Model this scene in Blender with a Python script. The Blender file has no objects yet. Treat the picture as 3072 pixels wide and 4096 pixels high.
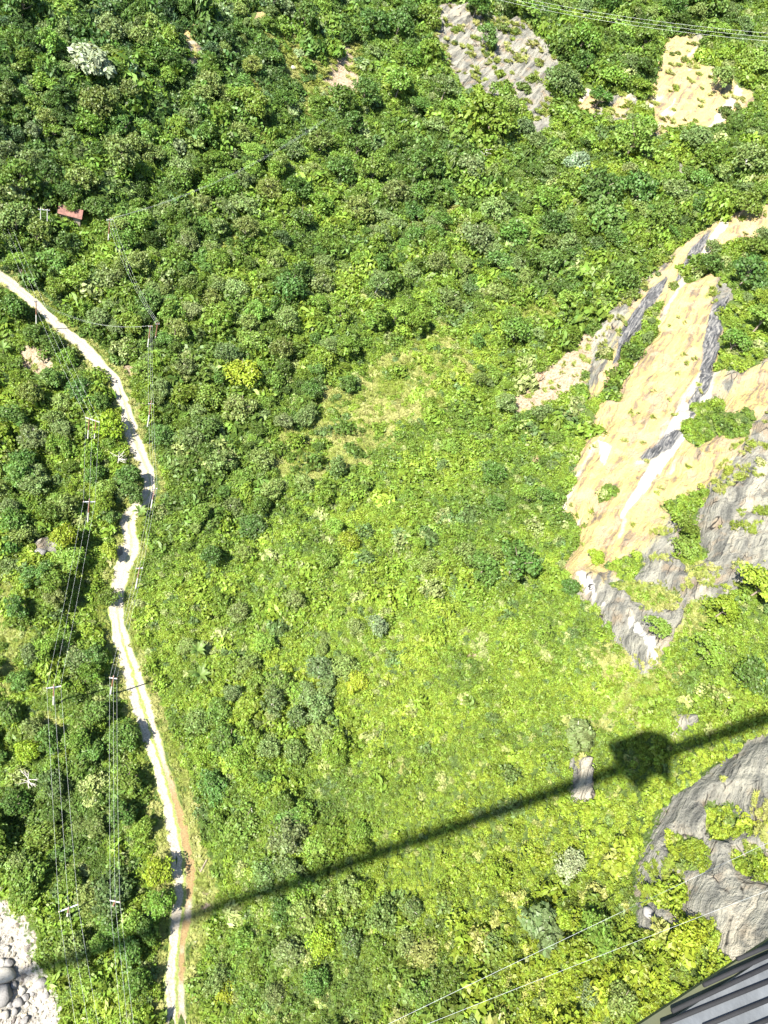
import bpy, math, random
import numpy as np
from mathutils import Vector, Matrix
rng = np.random.default_rng(7); random.seed(7)
SC = bpy.context.scene

# ------------------------------------------------------------------ camera
CAMZ = 133.0
FPX, CX, CY = 2840.0, 1536.0, 2048.0                 # focal length and centre, in photo pixels (3072 x 4096)
_v = np.array([200.0 - CX, 4300.0 - CY]); _L = np.hypot(*_v)
UI = -_v / _L; RI = np.array([-UI[1], UI[0]])        # image directions of world-up and world-right
TH = math.atan2(_L, FPX)                             # angle between the view axis and straight down
FW = np.array([0, math.sin(TH), -math.cos(TH)]); UW = np.array([0, math.cos(TH), math.sin(TH)]); RW = np.array([1.0, 0, 0])
CAM = np.array([0, 0, CAMZ])
def ray(px, py):
    d = np.stack([np.asarray(px, float) - CX, np.asarray(py, float) - CY], -1)
    up = d @ UI; ri = d @ RI
    w = FPX * FW + up[..., None] * UW + ri[..., None] * RW
    return w / np.linalg.norm(w, axis=-1, keepdims=True)
def proj(P):
    Q = np.asarray(P, float) - CAM; a = Q @ FW; aa = np.where(a > 0.5, a, 0.5)
    x = (Q @ RW) / aa; y = (Q @ UW) / aa
    return CX + FPX * (x * RI[0] + y * UI[0]), CY + FPX * (x * RI[1] + y * UI[1]), a
cd = bpy.data.cameras.new('camera'); cam = bpy.data.objects.new('camera', cd); SC.collection.objects.link(cam)
right = RW * RI[0] + UW * UI[0]; down = RW * RI[1] + UW * UI[1]
M = Matrix((tuple(right), tuple(-down), tuple(-FW))).transposed().to_4x4(); M.translation = Vector(CAM); cam.matrix_world = M
cd.sensor_fit = 'VERTICAL'; cd.sensor_height = 24.0; cd.lens = 24.0 * FPX / 4096.0; cd.clip_start = 0.05; cd.clip_end = 5000
SC.camera = cam

# ------------------------------------------------------------------ light
SUNV = ray(2556, 2908)                               # the way the sunlight travels
SEL = math.asin(-SUNV[2]); SAZ = math.atan2(-SUNV[0], -SUNV[1])
W = bpy.data.worlds.new("World"); SC.world = W; W.use_nodes = True
nt = W.node_tree; nt.nodes.clear()
sk = nt.nodes.new('ShaderNodeTexSky'); sk.sky_type = 'NISHITA'; sk.sun_disc = False
sk.sun_elevation = SEL; sk.sun_rotation = SAZ; sk.altitude = 900
bg = nt.nodes.new('ShaderNodeBackground'); bg.inputs[1].default_value = 0.088
wo = nt.nodes.new('ShaderNodeOutputWorld'); nt.links.new(sk.outputs[0], bg.inputs[0]); nt.links.new(bg.outputs[0], wo.inputs[0])
sl = bpy.data.lights.new('sun', 'SUN'); sl.energy = 4.8; sl.angle = math.radians(0.55); sl.color = (1, 0.955, 0.87)
so = bpy.data.objects.new('sun', sl); SC.collection.objects.link(so)
so.rotation_mode = 'QUATERNION'; so.rotation_quaternion = Vector(SUNV).to_track_quat('-Z', 'Y')
so.location = (-80, -100, 300)
SC.view_settings.view_transform = 'Standard'; SC.view_settings.look = 'None'; SC.view_settings.gamma = 1
SC.view_settings.exposure = 2.05
SC.cycles.max_bounces = 5; SC.cycles.diffuse_bounces = 3; SC.cycles.transmission_bounces = 3; SC.cycles.glossy_bounces = 1

# ------------------------------------------------------------------ helpers
def link(o): SC.collection.objects.link(o); return o
def tag(o, label=None, cat=None, group=None, kind=None):
    if label: o['label'] = label
    if cat: o['category'] = cat
    if group: o['group'] = group
    if kind: o['kind'] = kind
    return o
def empty(name, loc, rot=(0, 0, 0)):
    o = bpy.data.objects.new(name, None); o.location = loc; o.rotation_euler = rot; o.empty_display_size = 0.5; return link(o)
def mesh_np(name, V, F, mats=None, smooth=False):
    """V (n,3), F (m,k) all faces the same size"""
    V = np.ascontiguousarray(V, np.float32); F = np.ascontiguousarray(F, np.int32)
    me = bpy.data.meshes.new(name); k = F.shape[1]
    me.vertices.add(len(V)); me.vertices.foreach_set('co', V.ravel())
    me.loops.add(F.size); me.loops.foreach_set('vertex_index', F.ravel())
    me.polygons.add(len(F)); me.polygons.foreach_set('loop_start', np.arange(0, F.size, k, dtype=np.int32))
    try: me.polygons.foreach_set('loop_total', np.full(len(F), k, np.int32))
    except Exception: pass
    if smooth: me.polygons.foreach_set('use_smooth', np.ones(len(F), bool))
    me.update(calc_edges=True)
    for m in (mats or []): me.materials.append(m)
    return me
class MB:
    def __init__(s): s.v = []; s.f = []
    def box(s, c, d, rot=None, taper=1.0):
        b = len(s.v); c = Vector(c)
        for z in (-1, 1):
            t = taper if z > 0 else 1
            for x, y in ((-1, -1), (1, -1), (1, 1), (-1, 1)):
                p = Vector((x * d[0] / 2 * t, y * d[1] / 2 * t, z * d[2] / 2))
                if rot: p = rot @ p
                s.v.append(tuple(c + p))
        for q in ((0, 3, 2, 1), (4, 5, 6, 7), (0, 1, 5, 4), (1, 2, 6, 5), (2, 3, 7, 6), (3, 0, 4, 7)): s.f.append(tuple(b + i for i in q))
        return s
    def tube(s, pts, r, n=6, cap=True):
        pts = [Vector(p) for p in pts]; b = len(s.v)
        rr = r if hasattr(r, '__len__') else [r] * len(pts)
        for i, p in enumerate(pts):
            t = (pts[min(i + 1, len(pts) - 1)] - pts[max(i - 1, 0)]).normalized()
            a = t.cross(Vector((0, 0, 1)) if abs(t.z) < 0.9 else Vector((1, 0, 0))).normalized(); c = t.cross(a)
            for k in range(n):
                g = 2 * math.pi * k / n; s.v.append(tuple(p + (a * math.cos(g) + c * math.sin(g)) * rr[i]))
        for i in range(len(pts) - 1):
            for k in range(n): s.f.append((b + i * n + k, b + i * n + (k + 1) % n, b + (i + 1) * n + (k + 1) % n, b + (i + 1) * n + k))
        if cap: s.f.append(tuple(b + k for k in range(n))[::-1]); s.f.append(tuple(b + (len(pts) - 1) * n + k for k in range(n)))
        return s
    def mesh(s, name, m, smooth=False):
        me = bpy.data.meshes.new(name); me.from_pydata(s.v, [], s.f); me.materials.append(m)
        if smooth: me.polygons.foreach_set('use_smooth', [True] * len(me.polygons))
        return me
    def build(s, name, m, parent=None, smooth=False):
        o = bpy.data.objects.new(name, s.mesh(name, m, smooth)); link(o); o.parent = parent; return o

def vnoise(x, y, seed=0):
    xi = np.floor(x).astype(np.int64); yi = np.floor(y).astype(np.int64); fx = x - xi; fy = y - yi
    def h(a, b):
        n = (a * 374761393 + b * 668265263 + seed * 1274126177) & 0xffffffff
        n = ((n ^ (n >> 13)) * 1274126177) & 0xffffffff
        return ((n ^ (n >> 16)) & 0xffff) / 65535.0
    ux = fx * fx * (3 - 2 * fx); uy = fy * fy * (3 - 2 * fy)
    return (h(xi, yi) * (1 - ux) + h(xi + 1, yi) * ux) * (1 - uy) + (h(xi, yi + 1) * (1 - ux) + h(xi + 1, yi + 1) * ux) * uy
def fbm(x, y, seed=0, oct=4):
    s = 0; a = 1; t = 0
    for i in range(oct): s = s + a * (vnoise(x, y, seed + i * 17) - 0.5); t += a; x = x * 2.03 + 5.1; y = y * 2.03 - 3.7; a *= 0.5
    return s / t * 2

# ------------------------------------------------------------------ terrain heights
rows = [0, 512, 1024, 1536, 2048, 2560, 3072, 3584, 4096]; cols = [0, 768, 1536, 2304, 3072]
DD = np.array([[262, 300, 345, 385, 430], [228, 250, 285, 300, 310], [204, 212, 232, 236, 232], [182, 180, 188, 187, 180], [160, 156, 155, 152, 146],
               [146, 140, 134, 128, 121], [137, 131, 120, 112, 105], [133, 126, 112, 101, 94], [131, 122, 107, 94, 87]], float)
ctl = [tuple(ray(c, r_) * DD[i, j]) for i, r_ in enumerate(rows) for j, c in enumerate(cols)]
ctl += [(75, -50, -64), (70, -110, -70), (120, 40, -15), (139, 144, -2), (210, 215, 40), (110, 250, -25), (120, 400, 5), (40, 520, 10), (-100, 470, -30), (-220, 400, -60), (-300, 270, -90),
        (-60, 22, -134), (-95, 0, -122), (-140, 20, -95), (-240, 80, -50), (-160, -70, -85), (-40, -60, -134), (0, -110, -134), (-110, -160, -90), (20, -60, -128), (-20, -8, -133),
        (-200, 150, -120), (-330, 200, -70), (-420, 350, -20), (-450, 0, 10), (0, 900, 120), (400, 600, 120), (-400, 800, 60), (400, 0, 110), (300, -240, 80), (-300, -240, 0), (0, -240, -130)]
ctl = np.array(ctl)
def tps(r2): return r2 * np.log(np.maximum(r2, 1e-9)) * 0.5
_n = len(ctl); _d = ((ctl[:, None, :2] - ctl[None, :, :2]) ** 2).sum(-1) / 1e4
A_ = np.zeros((_n + 3, _n + 3)); A_[:_n, :_n] = tps(_d) + np.eye(_n) * 0.004
A_[:_n, _n] = 1; A_[:_n, _n + 1:] = ctl[:, :2] / 100; A_[_n, :_n] = 1; A_[_n + 1:, :_n] = (ctl[:, :2] / 100).T
_b = np.zeros(_n + 3); _b[:_n] = ctl[:, 2]; COEF = np.linalg.solve(A_, _b)
def base_h(x, y):
    sh = x.shape; x = x.ravel(); y = y.ravel(); z = COEF[_n] + COEF[_n + 1] * x / 100 + COEF[_n + 2] * y / 100
    for i in range(_n): z = z + COEF[i] * tps(((x - ctl[i, 0]) ** 2 + (y - ctl[i, 1]) ** 2) / 1e4)
    return z.reshape(sh) + CAMZ
def axis(lo, a, b, hi, s, S):
    g1 = []; x = a; d = s
    while x > lo: d = min(d * 1.07, S); x -= d; g1.append(x)
    g2 = []; x = b; d = s
    while x < hi: d = min(d * 1.07, S); x += d; g2.append(x)
    return np.array(g1[::-1] + list(np.arange(a, b, s)) + g2)
GX = axis(-450, -70, 75, 400, 0.5, 6.0); GY = axis(-240, 0, 200, 900, 0.5, 6.0)
XX, YY = np.meshgrid(GX, GY); ZB = base_h(XX, YY)

ROADPX = [(-60, 1060), (0, 1105), (90, 1170), (190, 1265), (270, 1340), (345, 1395), (400, 1470), (450, 1500), (480, 1570), (505, 1640), (525, 1740), (560, 1820), (590, 1890), (605, 1950), (585, 2000), (530, 2040), (505, 2090),
          (520, 2140), (525, 2200), (490, 2270), (468, 2360), (462, 2450), (485, 2560), (510, 2640), (535, 2720), (565, 2820), (600, 2930), (635, 3040), (660, 3130), (690, 3230), (715, 3350), (730, 3430),
          (738, 3540), (732, 3640), (718, 3700), (708, 3800), (700, 3900), (700, 4000), (705, 4096), (715, 4300)]
def bil(G, x, y):
    i = np.clip(np.searchsorted(GX, x) - 1, 0, len(GX) - 2); j = np.clip(np.searchsorted(GY, y) - 1, 0, len(GY) - 2)
    u = np.clip((x - GX[i]) / (GX[i + 1] - GX[i]), 0, 1); v = np.clip((y - GY[j]) / (GY[j + 1] - GY[j]), 0, 1)
    return (G[j, i] * (1 - u) + G[j, i + 1] * u) * (1 - v) + (G[j + 1, i] * (1 - u) + G[j + 1, i + 1] * u) * v
def cast(px, py, G, off=0.0):
    """where the line of sight through a photo pixel meets the ground (plus off metres)"""
    px = np.atleast_1d(np.asarray(px, float)); py = np.atleast_1d(np.asarray(py, float)); d = ray(px, py)
    off = np.broadcast_to(off, px.shape); t = np.full(px.shape, 40.0); done = np.zeros(px.shape, bool); lo = t.copy()
    for k in range(900):
        p = CAM + d * t[:, None]; below = p[:, 2] < bil(G, p[:, 0], p[:, 1]) + off
        new = below & ~done; done |= below; lo = np.where(done, lo, t); t = np.where(done, t, t + 0.7)
        if done.all(): break
    hi = t.copy()
    for k in range(8):
        m = (lo + hi) / 2; p = CAM + d * m[:, None]; b = p[:, 2] < bil(G, p[:, 0], p[:, 1]) + off; hi = np.where(b, m, hi); lo = np.where(b, lo, m)
    return CAM + d * hi[:, None]
def pdist(x, y, line):
    best = np.full(x.shape, 1e9); zb = np.zeros(x.shape); ss = np.zeros(x.shape); side = np.ones(x.shape); acc = 0
    for a, b in zip(line[:-1], line[1:]):
        dx, dy = b[0] - a[0], b[1] - a[1]; L = math.hypot(dx, dy) + 1e-9
        t = np.clip(((x - a[0]) * dx + (y - a[1]) * dy) / L / L, 0, 1); d = np.hypot(x - a[0] - t * dx, y - a[1] - t * dy)
        m = d < best; best = np.where(m, d, best); zb = np.where(m, a[2] + t * (b[2] - a[2]), zb); ss = np.where(m, acc + t * L, ss)
        side = np.where(m, np.sign((x - a[0]) * dy - (y - a[1]) * dx), side); acc += L
    return best, zb, ss, side
rd = cast([p[0] for p in ROADPX], [p[1] for p in ROADPX], ZB)
for k in range(3): rd[1:-1, 2] = (rd[:-2, 2] + 2 * rd[1:-1, 2] + rd[2:, 2]) / 4
rd = np.vstack([rd[0] + (rd[0] - rd[3]) * 2.0, rd, rd[-1] + (rd[-1] - rd[-3]) * 6])
# photo polygons -> fields on the ground
PX, PY, PA = proj(np.stack([XX, YY, ZB], -1))
INF = (PA > 20) & (PX > -500) & (PX < 3600) & (PY > -500) & (PY < 4600)
def sd_poly(px, py, poly, scale):
    """signed distance in metres to a polygon seen in the photo, positive inside"""
    P = np.array(poly, float); d = np.full(px.shape, 1e9); ins = np.zeros(px.shape, bool)
    for a, b in zip(P, np.roll(P, -1, 0)):
        e = b - a; t = np.clip(((px - a[0]) * e[0] + (py - a[1]) * e[1]) / (e @ e), 0, 1)
        d = np.minimum(d, np.hypot(px - a[0] - t * e[0], py - a[1] - t * e[1]))
        c = (a[1] > py) != (b[1] > py); ins ^= c & (px < (b[0] - a[0]) * (py - a[1]) / (b[1] - a[1] + 1e-12) + a[0])
    return np.where(ins, d, -d) * scale
SCL = PA / FPX
def field(polys, grow=0.0, lim=6.0):
    s = np.full(XX.shape, -lim); m = INF
    for p in polys: s[m] = np.maximum(s[m], sd_poly(PX[m], PY[m], p, SCL[m]))
    return np.clip(s + grow, -lim, lim)
SLAB = [(3250, 700), (3072, 815), (2963, 861), (2861, 907), (2741, 963), (2630, 1065), (2482, 1185), (2408, 1296), (2400, 1420), (2389, 1537), (2352, 1667), (2343, 1778), (2250, 2010), (2333, 2056), (2361, 2130), (2269, 2259),
        (2263, 2324), (2324, 2389), (2426, 2445), (2491, 2537), (2602, 2648), (2667, 2593), (2741, 2408), (2850, 2400), (2980, 2320), (3072, 2278), (3300, 2200)]
LOWROCK = [(3300, 2720), (3072, 2920), (3000, 2980), (2880, 3070), (2760, 3160), (2700, 3200), (2640, 3330), (2600, 3420), (2560, 3560), (2570, 3700), (2640, 3720), (2720, 3650), (2830, 3700), (2870, 3790), (2900, 3880), (2990, 3900), (3300, 3700)]
OCHRE_IN = [(3250, 740), (3072, 790), (2860, 890), (2700, 1000), (2540, 1210), (2480, 1350), (2370, 1560), (2330, 1700), (2310, 1800), (2220, 2010), (2330, 2090), (2330, 2150), (2240, 2250), (2250, 2350), (2320, 2300), (2400, 2330), (2470, 2260), (2560, 2190), (2640, 2100), (2720, 1950), (2780, 1760), (2850, 1600), (2900, 1430), (2900, 1300), (2830, 1180), (2900, 1080), (3072, 960)]
TAN_R = [(3072, 1460), (2960, 1500), (2880, 1640), (2800, 1800), (2700, 1950), (2780, 2000), (2900, 1850), (2960, 1760), (3072, 1640)]
CLIFFS = [[(1720, 60), (1860, 50), (2060, 60), (2180, 170), (2190, 330), (2210, 480), (2160, 570), (2060, 470), (1900, 400), (1800, 330), (1720, 180)],
          [(2640, 150), (2760, 150), (2800, 280), (2900, 320), (3060, 400), (2900, 500), (2720, 560), (2580, 570), (2590, 380)],
          [(2290, 350), (2400, 370), (2360, 480), (2300, 540), (2260, 540)], [(2440, 420), (2500, 430), (2470, 510), (2430, 490)], [(725, 90), (790, 80), (808, 200), (770, 245), (745, 180)],
          [(980, -30), (1085, -30), (1085, 100), (1030, 122), (1010, 60)], [(820, -20), (865, -20), (850, 30), (825, 25)], [(915, 165), (955, 170), (965, 260), (925, 270), (905, 230)], [(1000, 300), (1018, 300), (1035, 365), (1010, 370)],
          [(2715, 2850), (2790, 2830), (2810, 2880), (2740, 2930), (2705, 2960)], [(2290, 3040), (2360, 3030), (2370, 3100), (2360, 3200), (2330, 3200), (2310, 3110)], [(2570, 1880), (2600, 1880), (2580, 1960)],
          [(2700, 640), (2730, 650), (2720, 700)], [(150, 2200), (210, 2200), (215, 2235), (170, 2225)]]
BROWN = [[(2065, 1560), (2150, 1470), (2280, 1390), (2400, 1310), (2440, 1330), (2400, 1440), (2330, 1540), (2230, 1600), (2180, 1640), (2090, 1640)], [(2030, 1870), (2100, 1810), (2105, 1830), (2045, 1885)],
         [(80, 1060), (150, 1030), (150, 1120), (130, 1150), (60, 1100)], [(470, 1450), (520, 1425), (620, 1430), (600, 1470), (540, 1510), (480, 1480)], [(1340, 130), (1420, 140), (1450, 330), (1330, 420), (1290, 320), (1330, 240)],
         [(90, 1390), (200, 1400), (190, 1470), (100, 1450)], [(820, 560), (880, 560), (870, 630), (810, 630)], [(870, 970), (950, 970), (920, 1030), (860, 1020)], [(1840, 2590), (1950, 2590), (1940, 2650), (1840, 2680)],
         [(1780, 3640), (1860, 3640), (1870, 3770), (1790, 3760)], [(2620, 3740), (2700, 3740), (2710, 3830), (2640, 3830)], [(1990, 3040), (2030, 3030), (2040, 3080)], [(1260, 3350), (1290, 3350), (1290, 3430), (1260, 3430)],
         [(790, 3340), (840, 3350), (870, 3520), (860, 3680), (790, 3640), (830, 3500)], [(780, 3740), (840, 3760), (820, 3800), (770, 3790)], [(560, 1600), (610, 1640), (580, 1660)], [(2880, 0), (2990, 0), (2960, 40), (2900, 45)]]
GRASSY = [[(1150, 1750), (1300, 1560), (1500, 1390), (1650, 1300), (1820, 1290), (1900, 1400), (1850, 1560), (1700, 1680), (1560, 1760), (1450, 1900), (1250, 1950), (1100, 1880)],
          [(1000, 120), (1150, 90), (1300, 180), (1460, 100), (1480, 300), (1380, 450), (1200, 420), (1080, 260)], [(1350, 930), (1500, 920), (1750, 830), (1900, 820), (1850, 920), (1600, 980), (1400, 1010)],
          [(130, 690), (290, 690), (330, 830), (280, 920), (150, 920), (140, 800)], [(330, 880), (440, 880), (430, 950), (340, 940)], [(780, 960), (1000, 930), (1040, 1020), (900, 1060), (780, 1040)], [(940, 560), (1150, 450), (1200, 540), (1050, 620), (960, 700), (830, 740), (850, 650)],
          [(1310, 1070), (1450, 1060), (1440, 1180), (1330, 1180)], [(2050, 1230), (2200, 1200), (2200, 1300), (2080, 1300)], [(0, 2400), (60, 2450), (110, 2600), (60, 2720), (0, 2740)], [(150, 2720), (220, 2780), (240, 2950), (180, 2950)],
          [(1480, 3080), (1700, 2950), (1750, 3080), (1560, 3200)], [(2350, 2700), (2600, 2650), (2750, 2700), (2700, 2850), (2450, 2950), (2330, 2900)], [(2500, 2380), (2850, 2330), (2820, 2500), (2700, 2560), (2560, 2520)], [(780, 3100), (860, 3300), (880, 3700), (780, 3750), (760, 3400)]]
RIVER = [(-700, 3000), (-100, 3480), (0, 3560), (28, 3640), (83, 3672), (120, 3739), (139, 3859), (185, 3933), (231, 3998), (264, 4096), (300, 4250), (320, 4700), (-700, 4700)]
VEG = [[(2889, 981), (3010, 930), (3250, 850), (3250, 1430), (3060, 1430), (2960, 1480), (2880, 1450), (2890, 1350), (2860, 1280), (2930, 1180), (2860, 1080)],
       [(2340, 2090), (2440, 1930), (2440, 1960), (2370, 2080)], [(2790, 1600), (2890, 1560), (2900, 1640), (2820, 1690)], [(2760, 1700), (2870, 1650), (3000, 1660), (2990, 1740), (2880, 1720), (2800, 1800), (2760, 1780)], [(2660, 2010), (2800, 1980), (2810, 2120), (2870, 2230), (2760, 2290), (2690, 2230), (2700, 2120)],
       [(2450, 2240), (2530, 2200), (2600, 2190), (2600, 2260), (2530, 2320), (2480, 2330), (2420, 2260)], [(2440, 2340), (2600, 2330), (2700, 2370), (2680, 2430), (2520, 2420)], [(2830, 3180), (2950, 3180), (3010, 3300), (2900, 3360), (2820, 3320)], [(2690, 3330), (2780, 3370), (2790, 3450), (2700, 3450)],
       [(2930, 3400), (3072, 3420), (3072, 3500), (2960, 3460)], [(2640, 3590), (2720, 3520), (2740, 3570), (2680, 3640)], [(2600, 1230), (2660, 1190), (2640, 1330), (2560, 1420), (2480, 1560), (2440, 1560), (2520, 1400)], [(2740, 1070), (2830, 1010), (2830, 1080), (2750, 1140)], [(2330, 1640), (2400, 1600), (2420, 1680), (2380, 1720)]]
WOB = 2.6 * fbm(XX / 11, YY / 11, 131, 4) * np.clip(PA / 130, 0.5, 2.2)
f_rock = np.maximum(field([SLAB, LOWROCK], 0.5), field(CLIFFS, 0.3) + WOB * 0.5) + WOB * 0.55; f_veg = field(VEG) - WOB * 0.6 + 1.2 * fbm(XX / 3, YY / 3, 5, 3)
for k, p in enumerate(VEG): pass
f_rock = np.minimum(f_rock, -f_veg)
f_ochre = field([OCHRE_IN, TAN_R] + [CLIFFS[1], CLIFFS[2], CLIFFS[3], CLIFFS[4], CLIFFS[5], CLIFFS[6], CLIFFS[8]]); f_brown = field(BROWN) + WOB * 0.9 - 0.3; f_grass = field(GRASSY, 0, 12) + WOB * 2.2 + 2.5 * fbm(XX / 30, YY / 30, 19, 3)
f_white = field([[(2600, 1830), (2690, 1660), (2740, 1640), (2700, 1740), (2570, 1870), (2530, 1860)], [(2390, 1760), (2440, 1780), (2420, 1860), (2390, 1840)], [(2560, 1900), (2700, 1760), (2780, 1600), (2830, 1500), (2820, 1580), (2740, 1760), (2620, 1920), (2500, 2060), (2400, 2210)],
                 [(2280, 2270), (2330, 2330), (2410, 2430), (2330, 2390)], [(2480, 2480), (2540, 2500), (2640, 2640), (2580, 2620)]])
f_grey = field([[(2840, 1230), (2900, 1200), (2890, 1370), (2830, 1560), (2740, 1720), (2800, 1520)], [(2660, 1120), (2580, 1300), (2500, 1380), (2460, 1480), (2480, 1330), (2600, 1160)], [(2740, 1710), (2690, 1790), (2570, 1860), (2560, 1840), (2660, 1740)], [(2840, 920), (2790, 1060), (2700, 1130), (2760, 1000)]])
f_river = field([RIVER], lim=30)
# world river bed beyond the frame
rv = [(-14, -240, 0), (-14, -100, 0), (-20, -50, 0), (-30, -10, 0), (-44, 15, 0), (-62, 35, 0), (-95, 60, 0), (-140, 100, 0), (-190, 170, 0), (-260, 220, 0), (-450, 260, 0)]
rdist, _, _, _ = pdist(XX, YY, rv)
f_river = np.maximum(f_river, np.clip(12 + 3 * fbm(XX / 20, YY / 20, 3) - rdist, -30, 30) * np.where(INF & (PX > 0) & (PY < 4096), 0, 1) - np.where(INF & (PX > 0) & (PY < 4096), 30, 0))
DR, ZR, SR, _s = pdist(XX, YY, rd)
# relief
rel = 5.0 * fbm(XX / 70, YY / 70, 11) + 3.4 * fbm(XX / 22, YY / 22, 5, 3) + 2.2 * fbm(XX / 8, YY / 8, 8, 3)
wr = np.clip((DR - 2.2) / 10, 0, 1); wr = wr * wr * (3 - 2 * wr); rockw = np.clip(f_rock / 1.5 + 0.1, 0, 1)
far = np.clip((PA - 60) / 60, 0.35, 1)
Z = ZB + rel * far * wr * (1 - 0.6 * rockw)
# streaked, stepped rock: long ribs that run down the dip of the slab
g1 = cast([2860, 2380], [1150, 2000], ZB); dv = g1[1] - g1[0]; dv /= np.linalg.norm(dv); SD = dv[:2] / np.hypot(*dv[:2]); DIPV = dv
al = XX * SD[0] + YY * SD[1]; ac = -XX * SD[1] + YY * SD[0]
ac2 = ac + 2.5 * fbm(al / 16, ac / 12, 31, 3)
rib = fbm(ac2 / 2.2, al / 26, 41, 4); rib2 = 1 - np.abs(fbm(ac2 / 4.5, al / 18, 47, 3)) * 2
strata = np.abs(((ac2 * 0.35 + Z * 0.12 + fbm(XX / 9, YY / 9, 3)) % 1) - 0.5)
blk = fbm(XX / 3.2, YY / 3.2, 77, 4)
ochw = np.clip(f_ochre / 2 + 0.5, 0, 1)
Z = Z + rockw * (0.45 * rib * (1 - 0.4 * ochw) + 0.45 * rib2 * (1 - 0.6 * ochw) + (0.9 * blk + 0.5 * strata) * (1 - 0.75 * ochw)) * 1.3
saw = ((ac2 / 4.2 + 0.35 * fbm(al / 9, ac / 5, 51, 3)) % 1.0); saw2 = ((al / 7.0 + 1.1 * fbm(XX / 6, YY / 6, 57, 3)) % 1.0)
Z = Z + rockw * (1 - 0.8 * ochw) * (0.9 * saw + 0.6 * saw2)
Z = Z + rockw * 0.6 - np.clip(f_brown / 2 + 0.5, 0, 1) * 0.6
Z = np.where(DR < 30, ZR * (1 - wr) + Z * wr, Z) - 0.02
RV = np.clip(f_river / 3 + 0.3, 0, 1); Z = Z * (1 - RV) + RV * (np.minimum(Z, CAMZ - 133.2) + 0.35 * fbm(XX / 5, YY / 5, 9, 4))
nzx = np.gradient(Z, axis=1) / np.gradient(GX)[None, :]; nzy = np.gradient(Z, axis=0) / np.gradient(GY)[:, None]
NZ = 1 / np.sqrt(1 + nzx ** 2 + nzy ** 2)

# ------------------------------------------------------------------ materials
def newmat(name):
    m = bpy.data.materials.new(name); m.use_nodes = True; t = m.node_tree; t.nodes.clear(); return m, t
def N(t, typ, **k):
    n = t.nodes.new(typ)
    for a, b in k.items(): setattr(n, a, b)
    return n
def setin(t, n, d):
    for k, v in d.items():
        s = n.inputs[k]
        if isinstance(v, bpy.types.NodeSocket): t.links.new(v, s)
        else: s.default_value = v
    return n
def mix(t, fac, a, b, mode='MIX'):
    n = N(t, 'ShaderNodeMix', data_type='RGBA', blend_type=mode)
    for s, v in ((n.inputs[0], fac), (n.inputs[6], a), (n.inputs[7], b)):
        if isinstance(v, bpy.types.NodeSocket): t.links.new(v, s)
        else: s.default_value = v if not isinstance(v, tuple) else tuple(v) + ((1,) if len(v) == 3 else ())
    return n.outputs[2]
def math_(t, op, a, b=0.0, c=0.0, clamp=False):
    n = N(t, 'ShaderNodeMath', operation=op, use_clamp=clamp)
    for i, v in enumerate((a, b, c)):
        if isinstance(v, bpy.types.NodeSocket): t.links.new(v, n.inputs[i])
        else: n.inputs[i].default_value = v
    return n.outputs[0]
def noise(t, vec, scale, detail=4, rough=0.55):
    n = N(t, 'ShaderNodeTexNoise'); setin(t, n, {'Scale': scale, 'Detail': detail, 'Roughness': rough, 'Vector': vec}); return n.outputs[0]
def ramp(t, fac, stops):
    n = N(t, 'ShaderNodeValToRGB'); t.links.new(fac, n.inputs[0]); e = n.color_ramp.elements
    while len(e) < len(stops): e.new(0.5)
    for q, (p, c) in zip(e, stops): q.position = p; q.color = tuple(c) + (1,)
    return n.outputs[0]
def out(t, sh): o = N(t, 'ShaderNodeOutputMaterial'); t.links.new(sh, o.inputs[0])
def step(t, val, lo, hi):
    n = N(t, 'ShaderNodeMapRange', interpolation_type='SMOOTHSTEP'); t.links.new(val, n.inputs[0]); n.inputs[1].default_value = lo; n.inputs[2].default_value = hi; return n.outputs[0]
def attr(t, name, typ='GEOMETRY'): n = N(t, 'ShaderNodeAttribute', attribute_name=name, attribute_type=typ); return n
def simple(name, col, rough=0.8, nscale=6.0, var=0.25, metal=0.0, bump=0.2):
    m, t = newmat(name); tc = N(t, 'ShaderNodeTexCoord').outputs['Object']; nz = noise(t, tc, nscale, 5)
    lo = tuple(c * (1 - var) for c in col); hi = tuple(min(1, c * (1 + var)) for c in col)
    c = ramp(t, nz, [(0.3, lo), (0.7, hi)]); p = N(t, 'ShaderNodeBsdfPrincipled')
    b = N(t, 'ShaderNodeBump'); setin(t, b, {'Strength': bump, 'Distance': 0.02, 'Height': nz})
    setin(t, p, {'Base Color': c, 'Roughness': rough, 'Metallic': metal, 'Normal': b.outputs[0]}); out(t, p.outputs[0]); return m
def leafmat(name, src):
    m, t = newmat(name)
    if src == 'inst': col = attr(t, 'tint', 'INSTANCER').outputs['Color']
    else: col = N(t, 'ShaderNodeObjectInfo').outputs['Color']
    lv = attr(t, 'leaf').outputs['Fac']
    hsv = N(t, 'ShaderNodeHueSaturation'); setin(t, hsv, {'Hue': math_(t, 'MULTIPLY_ADD', lv, 0.045, 0.4775), 'Saturation': 1.0, 'Value': math_(t, 'MULTIPLY_ADD', lv, 0.9, 0.55), 'Color': col})
    p = N(t, 'ShaderNodeBsdfPrincipled'); setin(t, p, {'Base Color': hsv.outputs[0], 'Roughness': 0.5, 'Specular IOR Level': 0.3})
    tr = N(t, 'ShaderNodeBsdfTranslucent'); c2 = mix(t, 1.0, hsv.outputs[0], (1.25, 1.15, 0.5), 'MULTIPLY'); t.links.new(c2, tr.inputs[0])
    mx = N(t, 'ShaderNodeMixShader'); mx.inputs[0].default_value = 0.33; t.links.new(p.outputs[0], mx.inputs[1]); t.links.new(tr.outputs[0], mx.inputs[2]); out(t, mx.outputs[0]); return m
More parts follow.
